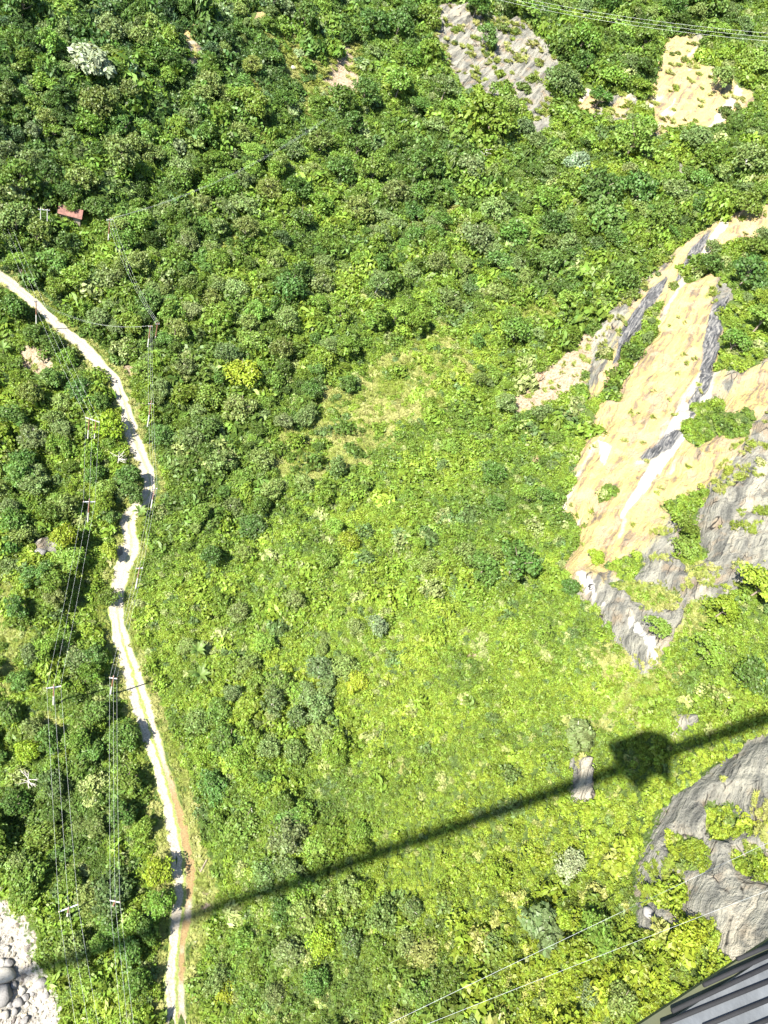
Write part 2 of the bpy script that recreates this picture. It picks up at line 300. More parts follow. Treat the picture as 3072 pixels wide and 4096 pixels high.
M_LEAFI = leafmat('scrub_leaves', 'inst'); M_LEAFO = leafmat('tree_leaves', 'obj')
M_BARK = simple('bark', (0.20, 0.16, 0.12), 0.9, 3); M_PALEBARK = simple('pale_bark', (0.5, 0.46, 0.4), 0.9, 3)
M_CONC = simple('weathered_concrete', (0.42, 0.41, 0.38), 0.9, 2); M_RUST = simple('rusty_steel', (0.22, 0.10, 0.06), 0.8, 2, 0.4); M_GALV = simple('galvanised_steel', (0.55, 0.56, 0.57), 0.5, 3, 0.15, 0.3)
M_WIRE = simple('bare_wire', (0.50, 0.52, 0.50), 0.6, 1, 0.1, 0.2)
M_PORC = simple('porcelain', (0.35, 0.2, 0.14), 0.4, 1)

def rock_material():
    m, t = newmat('mountain_ground'); geo = N(t, 'ShaderNodeNewGeometry').outputs['Position']
    mp = N(t, 'ShaderNodeMapping', vector_type='POINT')      # streak space: stretched along the dip
    rot = Vector(DIPV).to_track_quat('X', 'Z').inverted().to_euler()
    setin(t, mp, {'Vector': geo, 'Rotation': tuple(rot)})
    sc = N(t, 'ShaderNodeVectorMath', operation='MULTIPLY'); t.links.new(mp.outputs[0], sc.inputs[0]); sc.inputs[1].default_value = (0.09, 1, 1); st = sc.outputs[0]
    warp = N(t, 'ShaderNodeTexNoise'); setin(t, warp, {'Vector': geo, 'Scale': 0.12, 'Detail': 3}); 
    wv = N(t, 'ShaderNodeVectorMath', operation='SCALE'); t.links.new(warp.outputs[1], wv.inputs[0]); wv.inputs[3].default_value = 3.5
    sw = N(t, 'ShaderNodeVectorMath', operation='ADD'); t.links.new(st, sw.inputs[0]); t.links.new(wv.outputs[0], sw.inputs[1]); st = sw.outputs[0]
    n1 = noise(t, st, 0.55, 6, 0.62); n2 = noise(t, st, 2.1, 5, 0.6); n3 = noise(t, geo, 0.25, 5, 0.6); n4 = noise(t, geo, 1.6, 6, 0.65); n5 = noise(t, st, 0.2, 4, 0.5)
    A = {k: attr(t, k).outputs['Fac'] for k in ('rock', 'ochre', 'white', 'grey', 'brown', 'grass', 'river')}
    def msk(a, amp=2.2, w=0.25, n=n4, c=0.0): return step(t, math_(t, 'MULTIPLY_ADD', math_(t, 'SUBTRACT', n, 0.5), amp * 2, math_(t, 'ADD', A[a], c)), -w, w)
    soil = ramp(t, n4, [(0.3, (0.035, 0.055, 0.012)), (0.55, (0.07, 0.105, 0.022)), (0.75, (0.13, 0.13, 0.05))])
    grs = ramp(t, n4, [(0.3, (0.09, 0.13, 0.03)), (0.5, (0.17, 0.20, 0.06)), (0.7, (0.28, 0.26, 0.12))])
    brn = ramp(t, n4, [(0.28, (0.074, 0.053, 0.031)), (0.45, (0.205, 0.155, 0.099)), (0.6, (0.310, 0.254, 0.180)), (0.75, (0.124, 0.093, 0.056))])
    gry = ramp(t, n1, [(0.28, (0.042, 0.042, 0.038)), (0.40, (0.095, 0.093, 0.080)), (0.5, (0.155, 0.150, 0.125)), (0.6, (0.21, 0.20, 0.16)), (0.72, (0.10, 0.098, 0.086))])
    gry = mix(t, math_(t, 'MULTIPLY', step(t, n3, 0.5, 0.66), 0.7), gry, (0.19, 0.145, 0.095)); gry = mix(t, step(t, n5, 0.57, 0.64), gry, (0.26, 0.235, 0.18)); gry = mix(t, math_(t, 'MULTIPLY', step(t, n2, 0.6, 0.68), 0.8), gry, (0.035, 0.034, 0.033))
    och = ramp(t, n1, [(0.33, (0.10, 0.085, 0.065)), (0.42, (0.19, 0.140, 0.080)), (0.47, (0.295, 0.225, 0.090)), (0.56, (0.32, 0.26, 0.110)), (0.66, (0.27, 0.215, 0.12)), (0.8, (0.20, 0.17, 0.12))])
    och = mix(t, math_(t, 'MULTIPLY', step(t, n3, 0.5, 0.6), 0.75), och, (0.30, 0.215, 0.14)); och = mix(t, math_(t, 'MULTIPLY', step(t, n2, 0.58, 0.68), 0.6), och, (0.12, 0.08, 0.055)); och = mix(t, math_(t, 'MULTIPLY', step(t, n5, 0.6, 0.66), 0.8), och, (0.36, 0.33, 0.26))
    wht = ramp(t, n2, [(0.3, (0.22, 0.20, 0.16)), (0.5, (0.42, 0.405, 0.37))])
    dgr = ramp(t, n2, [(0.35, (0.025, 0.026, 0.028)), (0.5, (0.085, 0.085, 0.086)), (0.65, (0.20, 0.19, 0.17))])
    rk = mix(t, msk('ochre', 5.0, 0.9, n1, 0.4), gry, och); rk = mix(t, msk('white', 1.8, 0.3, n1, -0.2), rk, wht); rk = mix(t, msk('grey', 1.4, 0.3, n1, 0.2), rk, dgr)
    riv = ramp(t, n4, [(0.3, (0.124, 0.118, 0.105)), (0.5, (0.260, 0.242, 0.211)), (0.7, (0.372, 0.353, 0.310))])
    c = mix(t, msk('grass', 2.5, 0.8), soil, grs); c = mix(t, msk('brown', 1.8, 0.3), c, brn); c = mix(t, msk('rock', 1.3, 0.12), c, rk); c = mix(t, msk('river', 0.8, 0.2), c, riv)
    cr = N(t, 'ShaderNodeTexVoronoi', feature='DISTANCE_TO_EDGE'); setin(t, cr, {'Vector': st, 'Scale': 0.3})
    crk = math_(t, 'MULTIPLY', math_(t, 'SUBTRACT', 1.0, step(t, cr.outputs[0], 0.006, 0.026)), math_(t, 'SUBTRACT', 1.0, math_(t, 'MULTIPLY', msk('ochre', 1.6, 0.5, n1), 0.8))); c = mix(t, math_(t, 'MULTIPLY', crk, math_(t, 'MULTIPLY', msk('rock', 1.3, 0.12), step(t, n3, 0.45, 0.6))), c, (0.02, 0.018, 0.016))
    h = math_(t, 'ADD', math_(t, 'MULTIPLY', n1, 1.2), math_(t, 'ADD', math_(t, 'MULTIPLY', n2, 0.5), math_(t, 'MULTIPLY', n4, 0.5)))
    b = N(t, 'ShaderNodeBump'); setin(t, b, {'Strength': 1.0, 'Distance': 0.8, 'Height': h})
    p = N(t, 'ShaderNodeBsdfPrincipled'); setin(t, p, {'Base Color': c, 'Roughness': 0.9, 'Specular IOR Level': 0.15, 'Normal': b.outputs[0]}); out(t, p.outputs[0]); return m
M_GROUND = rock_material()

# ------------------------------------------------------------------ ground sheet
ny, nx = XX.shape; idx = np.arange(nx * ny).reshape(ny, nx)
Fq = np.stack([idx[:-1, :-1], idx[:-1, 1:], idx[1:, 1:], idx[1:, :-1]], -1).reshape(-1, 4)
me = mesh_np('ground', np.stack([XX, YY, Z], -1).reshape(-1, 3), Fq, [M_GROUND], True)
for nm, f in (('rock', f_rock), ('ochre', f_ochre), ('white', f_white), ('grey', f_grey), ('brown', f_brown), ('grass', f_grass), ('river', f_river)):
    a = me.attributes.new(nm, 'FLOAT', 'POINT'); a.data.foreach_set('value', f.astype(np.float32).ravel())
tag(link(bpy.data.objects.new('ground', me)), kind='structure')

# ------------------------------------------------------------------ dirt road
def road_mesh():
    L = [rd[0]]
    pts = []
    for a, b in zip(rd[:-1], rd[1:]):
        n = max(1, int(np.hypot(*(b - a)[:2]) / 0.6))
        for k in range(n): pts.append(a + (b - a) * k / n)
    pts = np.array(pts)
    for _ in range(14): pts[1:-1] = (pts[:-2] + 2 * pts[1:-1] + pts[2:]) / 4
    tg = np.gradient(pts[:, :2], axis=0); tg /= np.linalg.norm(tg, axis=1, keepdims=True); nr = np.stack([tg[:, 1], -tg[:, 0]], -1)
    us = np.linspace(-1, 1, 11); s = np.cumsum(np.r_[0, np.hypot(*np.diff(pts[:, :2], axis=0).T)])
    V = []; UVs = []
    for i, p in enumerate(pts):
        for u in us:
            w = 1.85 + 0.3 * math.sin(s[i] * 0.21) + 0.2 * math.sin(s[i] * 0.9 + 1)
            x = p[0] + nr[i, 0] * u * w; y = p[1] + nr[i, 1] * u * w
            V.append((x, y, p[2] + 0.07 - 0.10 * abs(u) ** 4 + (0.05 * math.cos(u * 9.0)) - 0.03)); UVs.append((u, s[i]))
    n = len(us); m = len(pts); ii = np.arange(n * m).reshape(m, n)
    F = np.stack([ii[:-1, :-1], ii[:-1, 1:], ii[1:, 1:], ii[1:, :-1]], -1).reshape(-1, 4)
    mt, t = newmat('dirt_road'); au = attr(t, 'across').outputs['Fac']; al_ = attr(t, 'along').outputs['Fac']; geo = N(t, 'ShaderNodeNewGeometry').outputs['Position']
    n1 = noise(t, geo, 0.9, 5, 0.6); n2 = noise(t, geo, 4.0, 6, 0.7); n3 = noise(t, geo, 0.12, 3)
    grav = ramp(t, n2, [(0.3, (0.167, 0.143, 0.105)), (0.5, (0.310, 0.273, 0.211)), (0.68, (0.409, 0.372, 0.304))])
    mud = ramp(t, n2, [(0.3, (0.143, 0.093, 0.043)), (0.65, (0.260, 0.186, 0.087))])
    aw = math_(t, 'MULTIPLY_ADD', math_(t, 'SUBTRACT', n1, 0.5), 0.7, math_(t, 'MULTIPLY', au, -1.0))
    mid = math_(t, 'SUBTRACT', 1.0, step(t, math_(t, 'ABSOLUTE', math_(t, 'ADD', aw, -0.08)), 0.06, 0.2))
    edge = step(t, math_(t, 'ABSOLUTE', aw), 0.66, 0.86)
    muddy = math_(t, 'MULTIPLY', step(t, aw, 0.1, 0.3), math_(t, 'MULTIPLY', step(t, al_, 0.5, 0.8), step(t, math_(t, 'ADD', n3, math_(t, 'MULTIPLY', n1, 0.2)), 0.46, 0.6)))
    c = mix(t, muddy, grav, mud)
    gg = ramp(t, n2, [(0.3, (0.10, 0.14, 0.03)), (0.6, (0.24, 0.26, 0.08)), (0.8, (0.42, 0.36, 0.22))])
    midw = math_(t, 'MULTIPLY', mid, attr(t, 'strip').outputs['Fac'])
    c = mix(t, math_(t, 'MAXIMUM', midw, edge), c, gg)
    b = N(t, 'ShaderNodeBump'); setin(t, b, {'Strength': 0.7, 'Distance': 0.12, 'Height': n2})
    p = N(t, 'ShaderNodeBsdfPrincipled'); setin(t, p, {'Base Color': c, 'Roughness': 0.95, 'Specular IOR Level': 0.1, 'Normal': b.outputs[0]}); out(t, p.outputs[0])
    me = mesh_np('dirt_road', V, F, [mt], True); UVs = np.array(UVs, np.float32); S = s[-1]
    px_, py_, _a = proj(np.array(V)); low = np.clip((py_ - 2500) / 900, 0, 1)
    strip = np.clip((py_ - 2350) / 250, 0, 1) + ((py_ > 1560) & (py_ < 2250)) * 0.5
    for nm, a_ in (('across', UVs[:, 0]), ('along', low), ('strip', np.clip(strip, 0, 1))):
        q = me.attributes.new(nm, 'FLOAT', 'POINT'); q.data.foreach_set('value', np.asarray(a_, np.float32))
    tag(link(bpy.data.objects.new('dirt_road', me)), kind='structure')
road_mesh()

# ------------------------------------------------------------------ foliage meshes
def leaves(C, Nrm, size, aspect=1.6, spread=0.8, seed=0):
    """one bent diamond per point, facing about Nrm"""
    r = np.random.default_rng(seed); n = len(C)
    nn = Nrm + r.normal(0, spread, (n, 3)); nn /= np.linalg.norm(nn, axis=1, keepdims=True)
    a = np.cross(nn, r.normal(0, 1, (n, 3))); a /= np.linalg.norm(a, axis=1, keepdims=True); b = np.cross(nn, a)
    s = (size * r.uniform(0.6, 1.35, n))[:, None]
    V = np.stack([C - a * s * aspect / 2, C + b * s * 0.5 + nn * s * 0.12, C + a * s * aspect / 2, C - b * s * 0.5 + nn * s * 0.12], 1).reshape(-1, 3)
    F = np.arange(4 * n).reshape(n, 4); return V, F, np.repeat(r.uniform(0, 1, n) * 0.7 + 0.15, 4)
def crown_mesh(name, mat, seed, nl=9, npl=150, leaf=0.13, flat=0.75, lobe=0.45, spread=0.7, bottom=-0.35, aspect=1.5, jit=0.12):
    """unit crown (radius about 1): uneven lobes, each set with leaves on its outside"""
    r = np.random.default_rng(seed); C = []; Nn = []; LV = []
    for k in range(nl):
        th = 2.4 * k + r.uniform(-0.5, 0.5); rad = math.sqrt((k + 0.3) / nl) * 0.8 * r.uniform(0.8, 1.15); h = (1 - min(rad, 1) ** 1.6) * flat * r.uniform(0.5, 1.25)
        c = np.array([rad * math.cos(th), rad * math.sin(th), h]); R = lobe * r.uniform(0.55, 1.4)
        d = r.normal(0, 1, (npl, 3)); d[:, 2] = d[:, 2] + 0.35; d /= np.linalg.norm(d, axis=1, keepdims=True)
        d = d[d[:, 2] > bottom]; q = R * r.uniform(0.62, 1.06, (len(d), 1)) * (1 + jit * np.sin(5 * d[:, :1] + k) + jit * np.cos(6 * d[:, 1:2] + 2 * k))
        C.append(c + d * q * np.array([1, 1, 0.85])); Nn.append(d + np.array([0, 0, 0.45])); LV.append(np.full(len(d), r.uniform(-0.15, 0.15)))
    C = np.vstack(C); Nn = np.vstack(Nn); V, F, lv = leaves(C, Nn, leaf, aspect, spread, seed + 1)
    me = mesh_np(name, V, F, [mat]); a = me.attributes.new('leaf', 'FLOAT', 'POINT'); a.data.foreach_set('value', np.clip(lv + np.repeat(np.concatenate(LV), 4), 0, 1).astype(np.float32)); return me
def tuft_mesh(name, mat, seed, n=60):
    r = np.random.default_rng(seed); V = []; F = []; lv = []
    for k in range(n):
        th = r.uniform(0, 6.283); R = r.uniform(0, 0.55); b = np.array([R * math.cos(th), R * math.sin(th), 0]); g = th + r.normal(0, 0.6); L = r.uniform(0.5, 1.1)
        o = np.array([math.cos(g), math.sin(g), 0]); s = np.array([-o[1], o[0], 0]) * 0.07
        m_ = b + o * L * 0.35 + np.array([0, 0, L * 0.6]); e = b + o * L * 0.9 + np.array([0, 0, L * 0.55]); i = len(V)
        V += [b - s, b + s, m_ + s, m_ - s, e]; F += [(i, i + 1, i + 2, i + 3), (i + 3, i + 2, i + 4, i + 4)]; lv += [r.uniform(0.2, 0.8)] * 5
    me = bpy.data.meshes.new(name); me.from_pydata([tuple(v) for v in V], [], [f if f[2] != f[3] else f[:3] for f in F]); me.materials.append(mat)
    a = me.attributes.new('leaf', 'FLOAT', 'POINT'); a.data.foreach_set('value', np.array(lv, np.float32)); return me
def hidden_collection(name, meshes):
    c = bpy.data.collections.new(name)                       # sources for instancing; not linked to the scene
    for i, m in enumerate(meshes): c.objects.link(bpy.data.objects.new('%s_%02d' % (name, i), m))
    return c
def scatter(name, coll, P, rot, scl, idx_, tint=None):
    me = bpy.data.meshes.new(name); me.vertices.add(len(P)); me.vertices.foreach_set('co', P.astype(np.float32).ravel())
    for nm, ty, key, v in (('rot', 'FLOAT_VECTOR', 'vector', rot), ('scl', 'FLOAT_VECTOR', 'vector', scl), ('idx', 'INT', 'value', idx_)):
        a = me.attributes.new(nm, ty, 'POINT'); a.data.foreach_set(key, v.astype(np.int32 if ty == 'INT' else np.float32).ravel())
    if tint is not None:
        a = me.attributes.new('tint', 'FLOAT_COLOR', 'POINT'); a.data.foreach_set('color', np.hstack([tint, np.ones((len(P), 1))]).astype(np.float32).ravel())
    o = link(bpy.data.objects.new(name, me)); g = bpy.data.node_groups.new(name, 'GeometryNodeTree')
    g.interface.new_socket('Geometry', in_out='INPUT', socket_type='NodeSocketGeometry'); g.interface.new_socket('Geometry', in_out='OUTPUT', socket_type='NodeSocketGeometry')
    gi = g.nodes.new('NodeGroupInput'); go = g.nodes.new('NodeGroupOutput'); ip = g.nodes.new('GeometryNodeInstanceOnPoints'); ci = g.nodes.new('GeometryNodeCollectionInfo')
    ci.inputs['Collection'].default_value = coll; ci.inputs['Separate Children'].default_value = True; ci.inputs['Reset Children'].default_value = True
    def na(nm, ty): n = g.nodes.new('GeometryNodeInputNamedAttribute'); n.data_type = ty; n.inputs[0].default_value = nm; return n.outputs[0]
    L = g.links.new; L(gi.outputs[0], ip.inputs['Points']); L(ci.outputs[0], ip.inputs['Instance']); ip.inputs['Pick Instance'].default_value = True
    L(na('idx', 'INT'), ip.inputs['Instance Index']); L(na('rot', 'FLOAT_VECTOR'), ip.inputs['Rotation']); L(na('scl', 'FLOAT_VECTOR'), ip.inputs['Scale']); L(ip.outputs[0], go.inputs[0])
    md = o.modifiers.new('scatter', 'NODES'); md.node_group = g; return o

# vegetation maps read off the photograph, one digit per 256 pixels
DENS = ["888754647774", "888643246533", "876634886446", "668757868887", "558666479973", "347874456843", "556864246403", "654763234201",
        "543432344111", "442432222113", "443455222223", "452774223320", "452463223301", "453365233200", "354245343420", "145334453330"]
DENS = np.array([[int(c) for c in r] for r in DENS], float)
def gridv(G, px, py):
    x = np.clip(px / 256 - 0.5, 0, 10.999); y = np.clip(py / 256 - 0.5, 0, 14.999); i = x.astype(int); j = y.astype(int); u = x - i; v = y - j
    return (G[j, i] * (1 - u) + G[j, i + 1] * u) * (1 - v) + (G[j + 1, i] * (1 - u) + G[j + 1, i + 1] * u) * v

# ------------------------------------------------------------------ trees (each one a thing)
TONES = {'d': (0.080, 0.145, 0.028), 'g': (0.125, 0.200, 0.030), 'o': (0.145, 0.195, 0.050), 'b': (0.125, 0.175, 0.055), 'y': (0.20, 0.265, 0.024), 'p': (0.22, 0.27, 0.14), 'l': (0.145, 0.235, 0.035)}
TR = """880 1266 120 g|848 1185 90 o|1034 1250 100 l|1155 1177 130 d|1276 1161 115 b|1147 1290 120 o|1365 1258 90 l|1494 1282 110 l|1510 1153 105 b|1002 1371 100 g|1123 1403 110 o|905 1427 100 b|970 1500 115 y|1107 1508 80 g|1397 1524 85 d|961 1653 140 o|832 1589 120 g|824 1710 110 d|880 1863 140 o|1349 1871 100 o|1284 1774 50 d|1316 1379 80 o|1204 1089 100 d|1090 1105 90 g
1746 1072 115 b|1584 1266 90 l|2060 1355 140 g|1568 1129 95 d|2182 1072 130 d|1988 1072 115 d|2101 1686 85 d|1818 1766 75 g|1980 1879 90 d|1625 1210 80 g|1397 2153 90 y|1316 2225 80 g|978 2201 90 o|848 2217 95 d|961 2435 90 o|1292 2685 140 b|1099 2798 105 b|1026 2726 100 l|937 2766 90 b|1268 2831 130 b|880 2831 105 g|921 2959 140 d|1034 2903 90 o|953 3032 120 g|1187 3000 110 o|1187 2871 100 b|1437 2718 85 y|1179 2395 100 o|1510 2500 100 p|1429 2492 80 o|1066 2564 80 l|1250 2570 70 l
865 3137 130 d|985 3290 145 g|1147 3346 165 b|1074 3492 130 b|1203 3556 105 g|1219 3661 150 o|1300 3766 105 y|1413 3766 105 b|1163 3814 120 b|1276 3919 120 d|985 3758 120 g|865 3919 120 o|1026 3879 100 g|921 3968 90 y|1115 3976 90 b|132 1950 110 o|50 2076 95 d|151 2290 115 d|31 2253 90 o|265 2152 110 y|523 1969 100 d|428 1938 90 g|441 2045 85 d|38 2165 90 d|441 2196 75 y|214 2379 95 o|120 2600 90 b|435 2372 80 g|378 2612 90 d|252 2530 90 g
361 2696 110 g|389 2844 110 d|490 2937 110 d|139 2909 110 o|28 2844 100 d|111 2992 100 y|305 2955 100 g|509 3118 120 g|481 3257 120 d|167 3331 120 g|56 3211 100 d|370 3590 120 o|630 3489 110 y|639 3609 100 g|574 3303 90 g|518 3813 110 d|398 3766 100 g|593 3720 100 d|74 3461 100 o|556 3933 110 d|352 3905 110 g|2175 3720 190 b|2305 3452 140 p|2277 3674 75 y|2777 3739 160 y|2508 4007 130 o|1656 3628 100 b|2370 3979 110 b|1720 3998 120 g|1630 3766 100 o
2314 2937 150 b|2055 2270 180 d|1943 2270 120 d|1980 2215 110 o|2749 2094 110 g|2749 2187 110 l|2406 2205 60 y|2305 2326 75 d|3036 2363 170 y|2906 2437 130 y|2851 2604 120 g|2647 2502 100 g|3036 2696 130 d|2184 2511 90 g|1721 2252 95 o|363 266 160 p|387 436 150 o|129 387 90 g|81 452 90 d|186 476 90 o|476 637 150 o|323 742 130 o|65 887 150 o|81 742 150 d|702 581 90 p|565 161 120 o|436 137 120 b|89 48 160 d|242 48 120 l|516 379 110 b|613 629 105 o|202 178 110 l|105 242 100 g
484 516 100 d|363 508 100 g|210 508 90 g|16 597 100 b|710 710 100 g|565 887 110 g|500 960 100 g|678 145 90 g|605 194 100 d|710 516 100 g|452 48 90 d|315 48 90 d|557 48 90 d|1220 97 120 d|1002 420 120 g|1147 395 90 d|840 339 110 o|962 524 90 o|1494 105 120 d|1365 411 115 d|1462 379 110 d|1365 694 115 d|1075 775 120 o|1188 758 105 d|849 790 120 g|970 839 110 o|1284 815 100 l|1429 855 130 o|1204 887 105 d|986 912 105 o|1284 581 115 o|1405 516 105 d|1172 613 95 b|1252 686 90 o|816 557 120 d|1091 24 100 b|1430 597 110 d|1494 694 110 g|929 726 90 g|800 839 100 o
1592 361 110 l|1953 519 170 g|1786 602 90 d|1693 694 150 d|1573 787 120 o|1879 685 110 b|2230 352 130 b|2323 269 100 d|2323 185 130 g|2499 630 190 g|2305 676 130 p|2573 519 110 g|2369 796 180 d|2184 815 140 g|2536 787 150 d|2693 787 130 b|2971 667 150 b|2832 648 120 g|1980 861 130 o|2212 907 130 d|2416 898 150 d|2647 889 140 g|1888 987 140 b|2045 950 130 d|2814 37 140 d|2416 56 120 d|2684 56 120 d|2110 56 120 g|1906 37 100 d|1943 148 90 d|1712 74 100 g|2462 120 110 g|2573 185 110 g|3018 259 130 g|2879 324 100 o
2786 574 120 o|2277 759 120 g|1592 120 120 d|1647 232 100 g|1777 370 110 o|1842 444 110 g|2092 519 100 b|2453 333 120 g|2397 398 100 d|2980 833 120 g|2879 806 130 g|444 1117 110 o|519 1181 120 g|222 1135 90 g|306 1107 100 l|398 1274 100 b|602 1209 110 d|676 1265 110 g|519 1293 100 g|324 1561 120 d|213 1506 100 d|204 1357 90 d|120 1580 110 o|398 1598 90 d|130 1756 120 b|46 1672 100 d|213 1672 90 o|435 1700 110 y|361 1839 100 g|519 1894 90 d|93 1839 100 d|741 1469 100 b|741 1580 120 g|704 1320 100 o|648 1728 80 d|759 1765 110 b|56 1237 100 d|139 1330 90 d|269 1413 80 g|2980 1120 150 d|3040 1300 140 g|2940 1380 110 g|3030 1000 130 g"""
trees = [tuple([float(q[0]), float(q[1]), float(q[2]), q[3]]) for q in (s.split() for s in TR.replace('\n', '|').split('|'))]
nhand = len(trees)
tx = [t[0] for t in trees]; ty = [t[1] for t in trees]
tries = 0
while len(trees) < 296 and tries < 60000:
    tries += 1
    x, y = rng.uniform(-60, 3130), rng.uniform(-60, 4150); d = float(gridv(DENS, np.array([x]), np.array([y]))[0])
    if rng.uniform(0, 9) > max(0, d - 3.0) * 1.6: continue
    if min((x - a) ** 2 + (y - b) ** 2 for a, b in zip(tx, ty)) < (62 + 10 * (8 - d)) ** 2: continue
    trees.append((x, y, rng.uniform(75, 120), rng.choice(list('ddggol' 'b')))); tx.append(x); ty.append(y)
RT = cast([t[0] for t in trees], [t[1] for t in trees], Z, 3.2)
CROWNS = {}
spec = {'dense': dict(nl=26, npl=110, leaf=0.10, flat=0.75, lobe=0.31, spread=0.8), 'airy': dict(nl=38, npl=62, leaf=0.085, flat=0.85, lobe=0.23, spread=1.0), 'round': dict(nl=20, npl=150, leaf=0.10, flat=0.65, lobe=0.35, spread=0.8), 'big': dict(nl=24, npl=90, leaf=0.15, flat=0.65, lobe=0.31, spread=0.6, aspect=1.9), 'cone': dict(nl=16, npl=150, leaf=0.11, flat=1.5, lobe=0.34, spread=0.8)}
KSEED = {'dense': 11, 'airy': 23, 'round': 37, 'big': 51, 'cone': 67}
for k, sp in spec.items(): CROWNS[k] = [crown_mesh('crown', M_LEAFO, KSEED[k] + 100 * i, **sp) for i in range(3)]
def trunk_mesh(seed, mat):
    r = random.Random(seed); mb = MB(); a = r.uniform(-0.06, 0.06); b = r.uniform(-0.06, 0.06)
    top = Vector((a, b, 1.0)); mb.tube([(0, 0, -0.35), (a * 0.3, b * 0.3, 0.35), (a * .7, b * .7, 0.7), top], [0.05, 0.04, 0.034, 0.022], 6)
    for k in range(6):
        g = 1.05 * k + r.uniform(-.3, .3); h = r.uniform(0.45, 0.9); s = Vector((a * h, b * h, h)); e = s + Vector((math.cos(g) * r.uniform(.3, .55), math.sin(g) * r.uniform(.3, .55), r.uniform(.2, .45)))
        mb.tube([s, (s + e) / 2 + Vector((0, 0, -0.03)), e], [0.022, 0.014, 0.007], 5)
    return mb.mesh('trunk', mat)
TRUNKS = [trunk_mesh(i, M_BARK if i < 3 else M_PALEBARK) for i in range(5)]
PLACES = [(700, 90, 'the upper corner above the small hut'), (363, 266, 'the silvery broad crown of the upper forest'), (200, 800, 'the sunlit meadow with the twin-pole line'), (290, 850, 'the little hut with the rust roof'), (240, 640, 'the banana clump above the meadow'),
          (770, 160, 'the narrow cream rock scar'), (1030, 60, 'the tall orange rock face'), (930, 220, 'the grey rock knob below the cream scar'), (1370, 260, 'the bare brown fallow field'), (1150, 250, 'the grassy shoulder under the orange rock face'),
          (1950, 300, 'the slate-grey cliff'), (2330, 450, 'the small tan scar beside the grey cliff'), (2700, 380, 'the crumbling cream cliff'), (2950, 30, 'the orange earth cut'), (2500, 640, 'the forest belt under the crumbling cliff'), (2500, 850, 'the dense dark woods above the landslide'),
          (2950, 1200, 'the leafy pocket at the top of the landslide'), (2450, 1250, 'the upper left rim of the landslide'), (2250, 1500, 'the brown scree beside the landslide'), (2300, 2050, 'the lower lip of the landslide'), (2749, 2150, 'the green patch on the grey slab'), (2400, 2350, 'the toe of the rock face'),
          (3000, 2450, 'the yellow-green scrub below the grey slab'), (2560, 3020, 'the big shadow of the platform'), (2900, 3200, 'the cracked grey rock by the guy wires'), (2650, 3600, 'the pale boulder under the lower guy wire'), (2200, 3720, 'the lower guy wires'), (1850, 3300, 'the long thin shadow of the bridge'),
          (1700, 870, 'the bright green strip in mid forest'), (1500, 1600, 'the tawny grass spur'), (1900, 1500, 'the yellow-green slope above the scree'), (1380, 1120, 'the small grassy gap in mid forest'), (900, 990, 'the pale clearing in the left forest'), (1020, 560, 'the bright grass gully'), (620, 1300, 'the pole pair in the trees above the road'),
          (110, 1090, 'the stony scar over the road'), (545, 1460, 'the stony gully mouth at the road'), (300, 1330, 'the first straight of the dirt road'), (560, 1830, 'the shady stretch of the dirt road'), (600, 1980, 'the sharp bend of the dirt road'), (500, 2250, 'the narrow waist of the dirt road'), (140, 1430, 'the brown clearing left of the road'),
          (370, 1690, 'the wide steel crossarm in the scrub'), (357, 2030, 'the pole with a white crossarm in the scrub'), (180, 2220, 'the grey outcrop in the left scrub'), (215, 2780, 'the pole on the dry grass patch'), (455, 2730, 'the pole beside the twin wheel tracks'), (240, 3070, 'the dark boulder under the wires'), (110, 3130, 'the bleached dead tree'),
          (265, 3640, 'the slanting crossarm near the river'), (455, 3610, 'the pole nearest the lower road'), (200, 3800, 'the stony riverbank'), (500, 3850, 'the last stretch of the power line'), (650, 3550, 'the tree shadow on the lower road'), (830, 3500, 'the fallen log'), (1050, 3500, 'the tree group where the bridge shadow starts'),
          (1000, 2900, 'the dark clump right of the lower road'), (1280, 2780, 'the big dark clump in the lower middle'), (1200, 2400, 'the thick scrub in the middle of the slope'), (1397, 2153, 'the smooth green middle slope'), (2055, 2270, 'the large dark tree left of the rock toe'), (900, 1750, 'the dark wooded gully above the road bend'), (1150, 3850, 'the bottom edge thicket'), (1650, 3850, 'the mossy bottom scrub')]
PL = np.array([p[:2] for p in PLACES], float)
TN = {'d': 'dark green', 'g': 'mid green', 'o': 'olive green', 'b': 'grey-green', 'y': 'yellow-green', 'p': 'pale silvery', 'l': 'light green'}
KN = {'dense': 'lumpy', 'airy': 'feathery', 'round': 'rounded', 'big': 'broad-leaved', 'cone': 'pointed'}
seen = {}; info = []
for i, (x, y, dpx, tone) in enumerate(trees):
    P = RT[i]; dep = (P - CAM) @ FW
    R = max(1.6, 0.5 * dpx * dep / FPX * 1.08); kind = {'d': 'dense', 'g': 'round', 'o': 'airy', 'b': 'airy', 'y': 'round', 'p': 'big', 'l': 'dense'}[tone]
    rr = random.Random(i * 7 + 3)
    if rr.random() < 0.3: kind = rr.choice(['dense', 'round', 'airy'])
    if (x, y) in ((1494, 1282), (1584, 1266), (1365, 1258)): kind = 'cone'
    if (x, y) in ((2175, 3720), (2314, 2937)): kind = 'big'
    H = R * rr.uniform(0.5, 0.85) + (0.4 if dpx < 95 else 1.1)       # height of the crown's underside
    px_, py_ = float(P[0]), float(P[1]); gz = float(bil(Z, np.array([px_]), np.array([py_]))[0])
    k = int(np.argmin(((PL - (x, y)) ** 2).sum(1))); dist = math.hypot(*(PL[k] - (x, y)))
    info.append(dict(i=i, x=x, y=y, R=R, H=H, P=(px_, py_, gz), tone=tone, kind=kind, pl=k, dist=dist))
SIZE = lambda R: 'large' if R > 4.6 else ('small' if R < 3.1 else 'medium-sized')
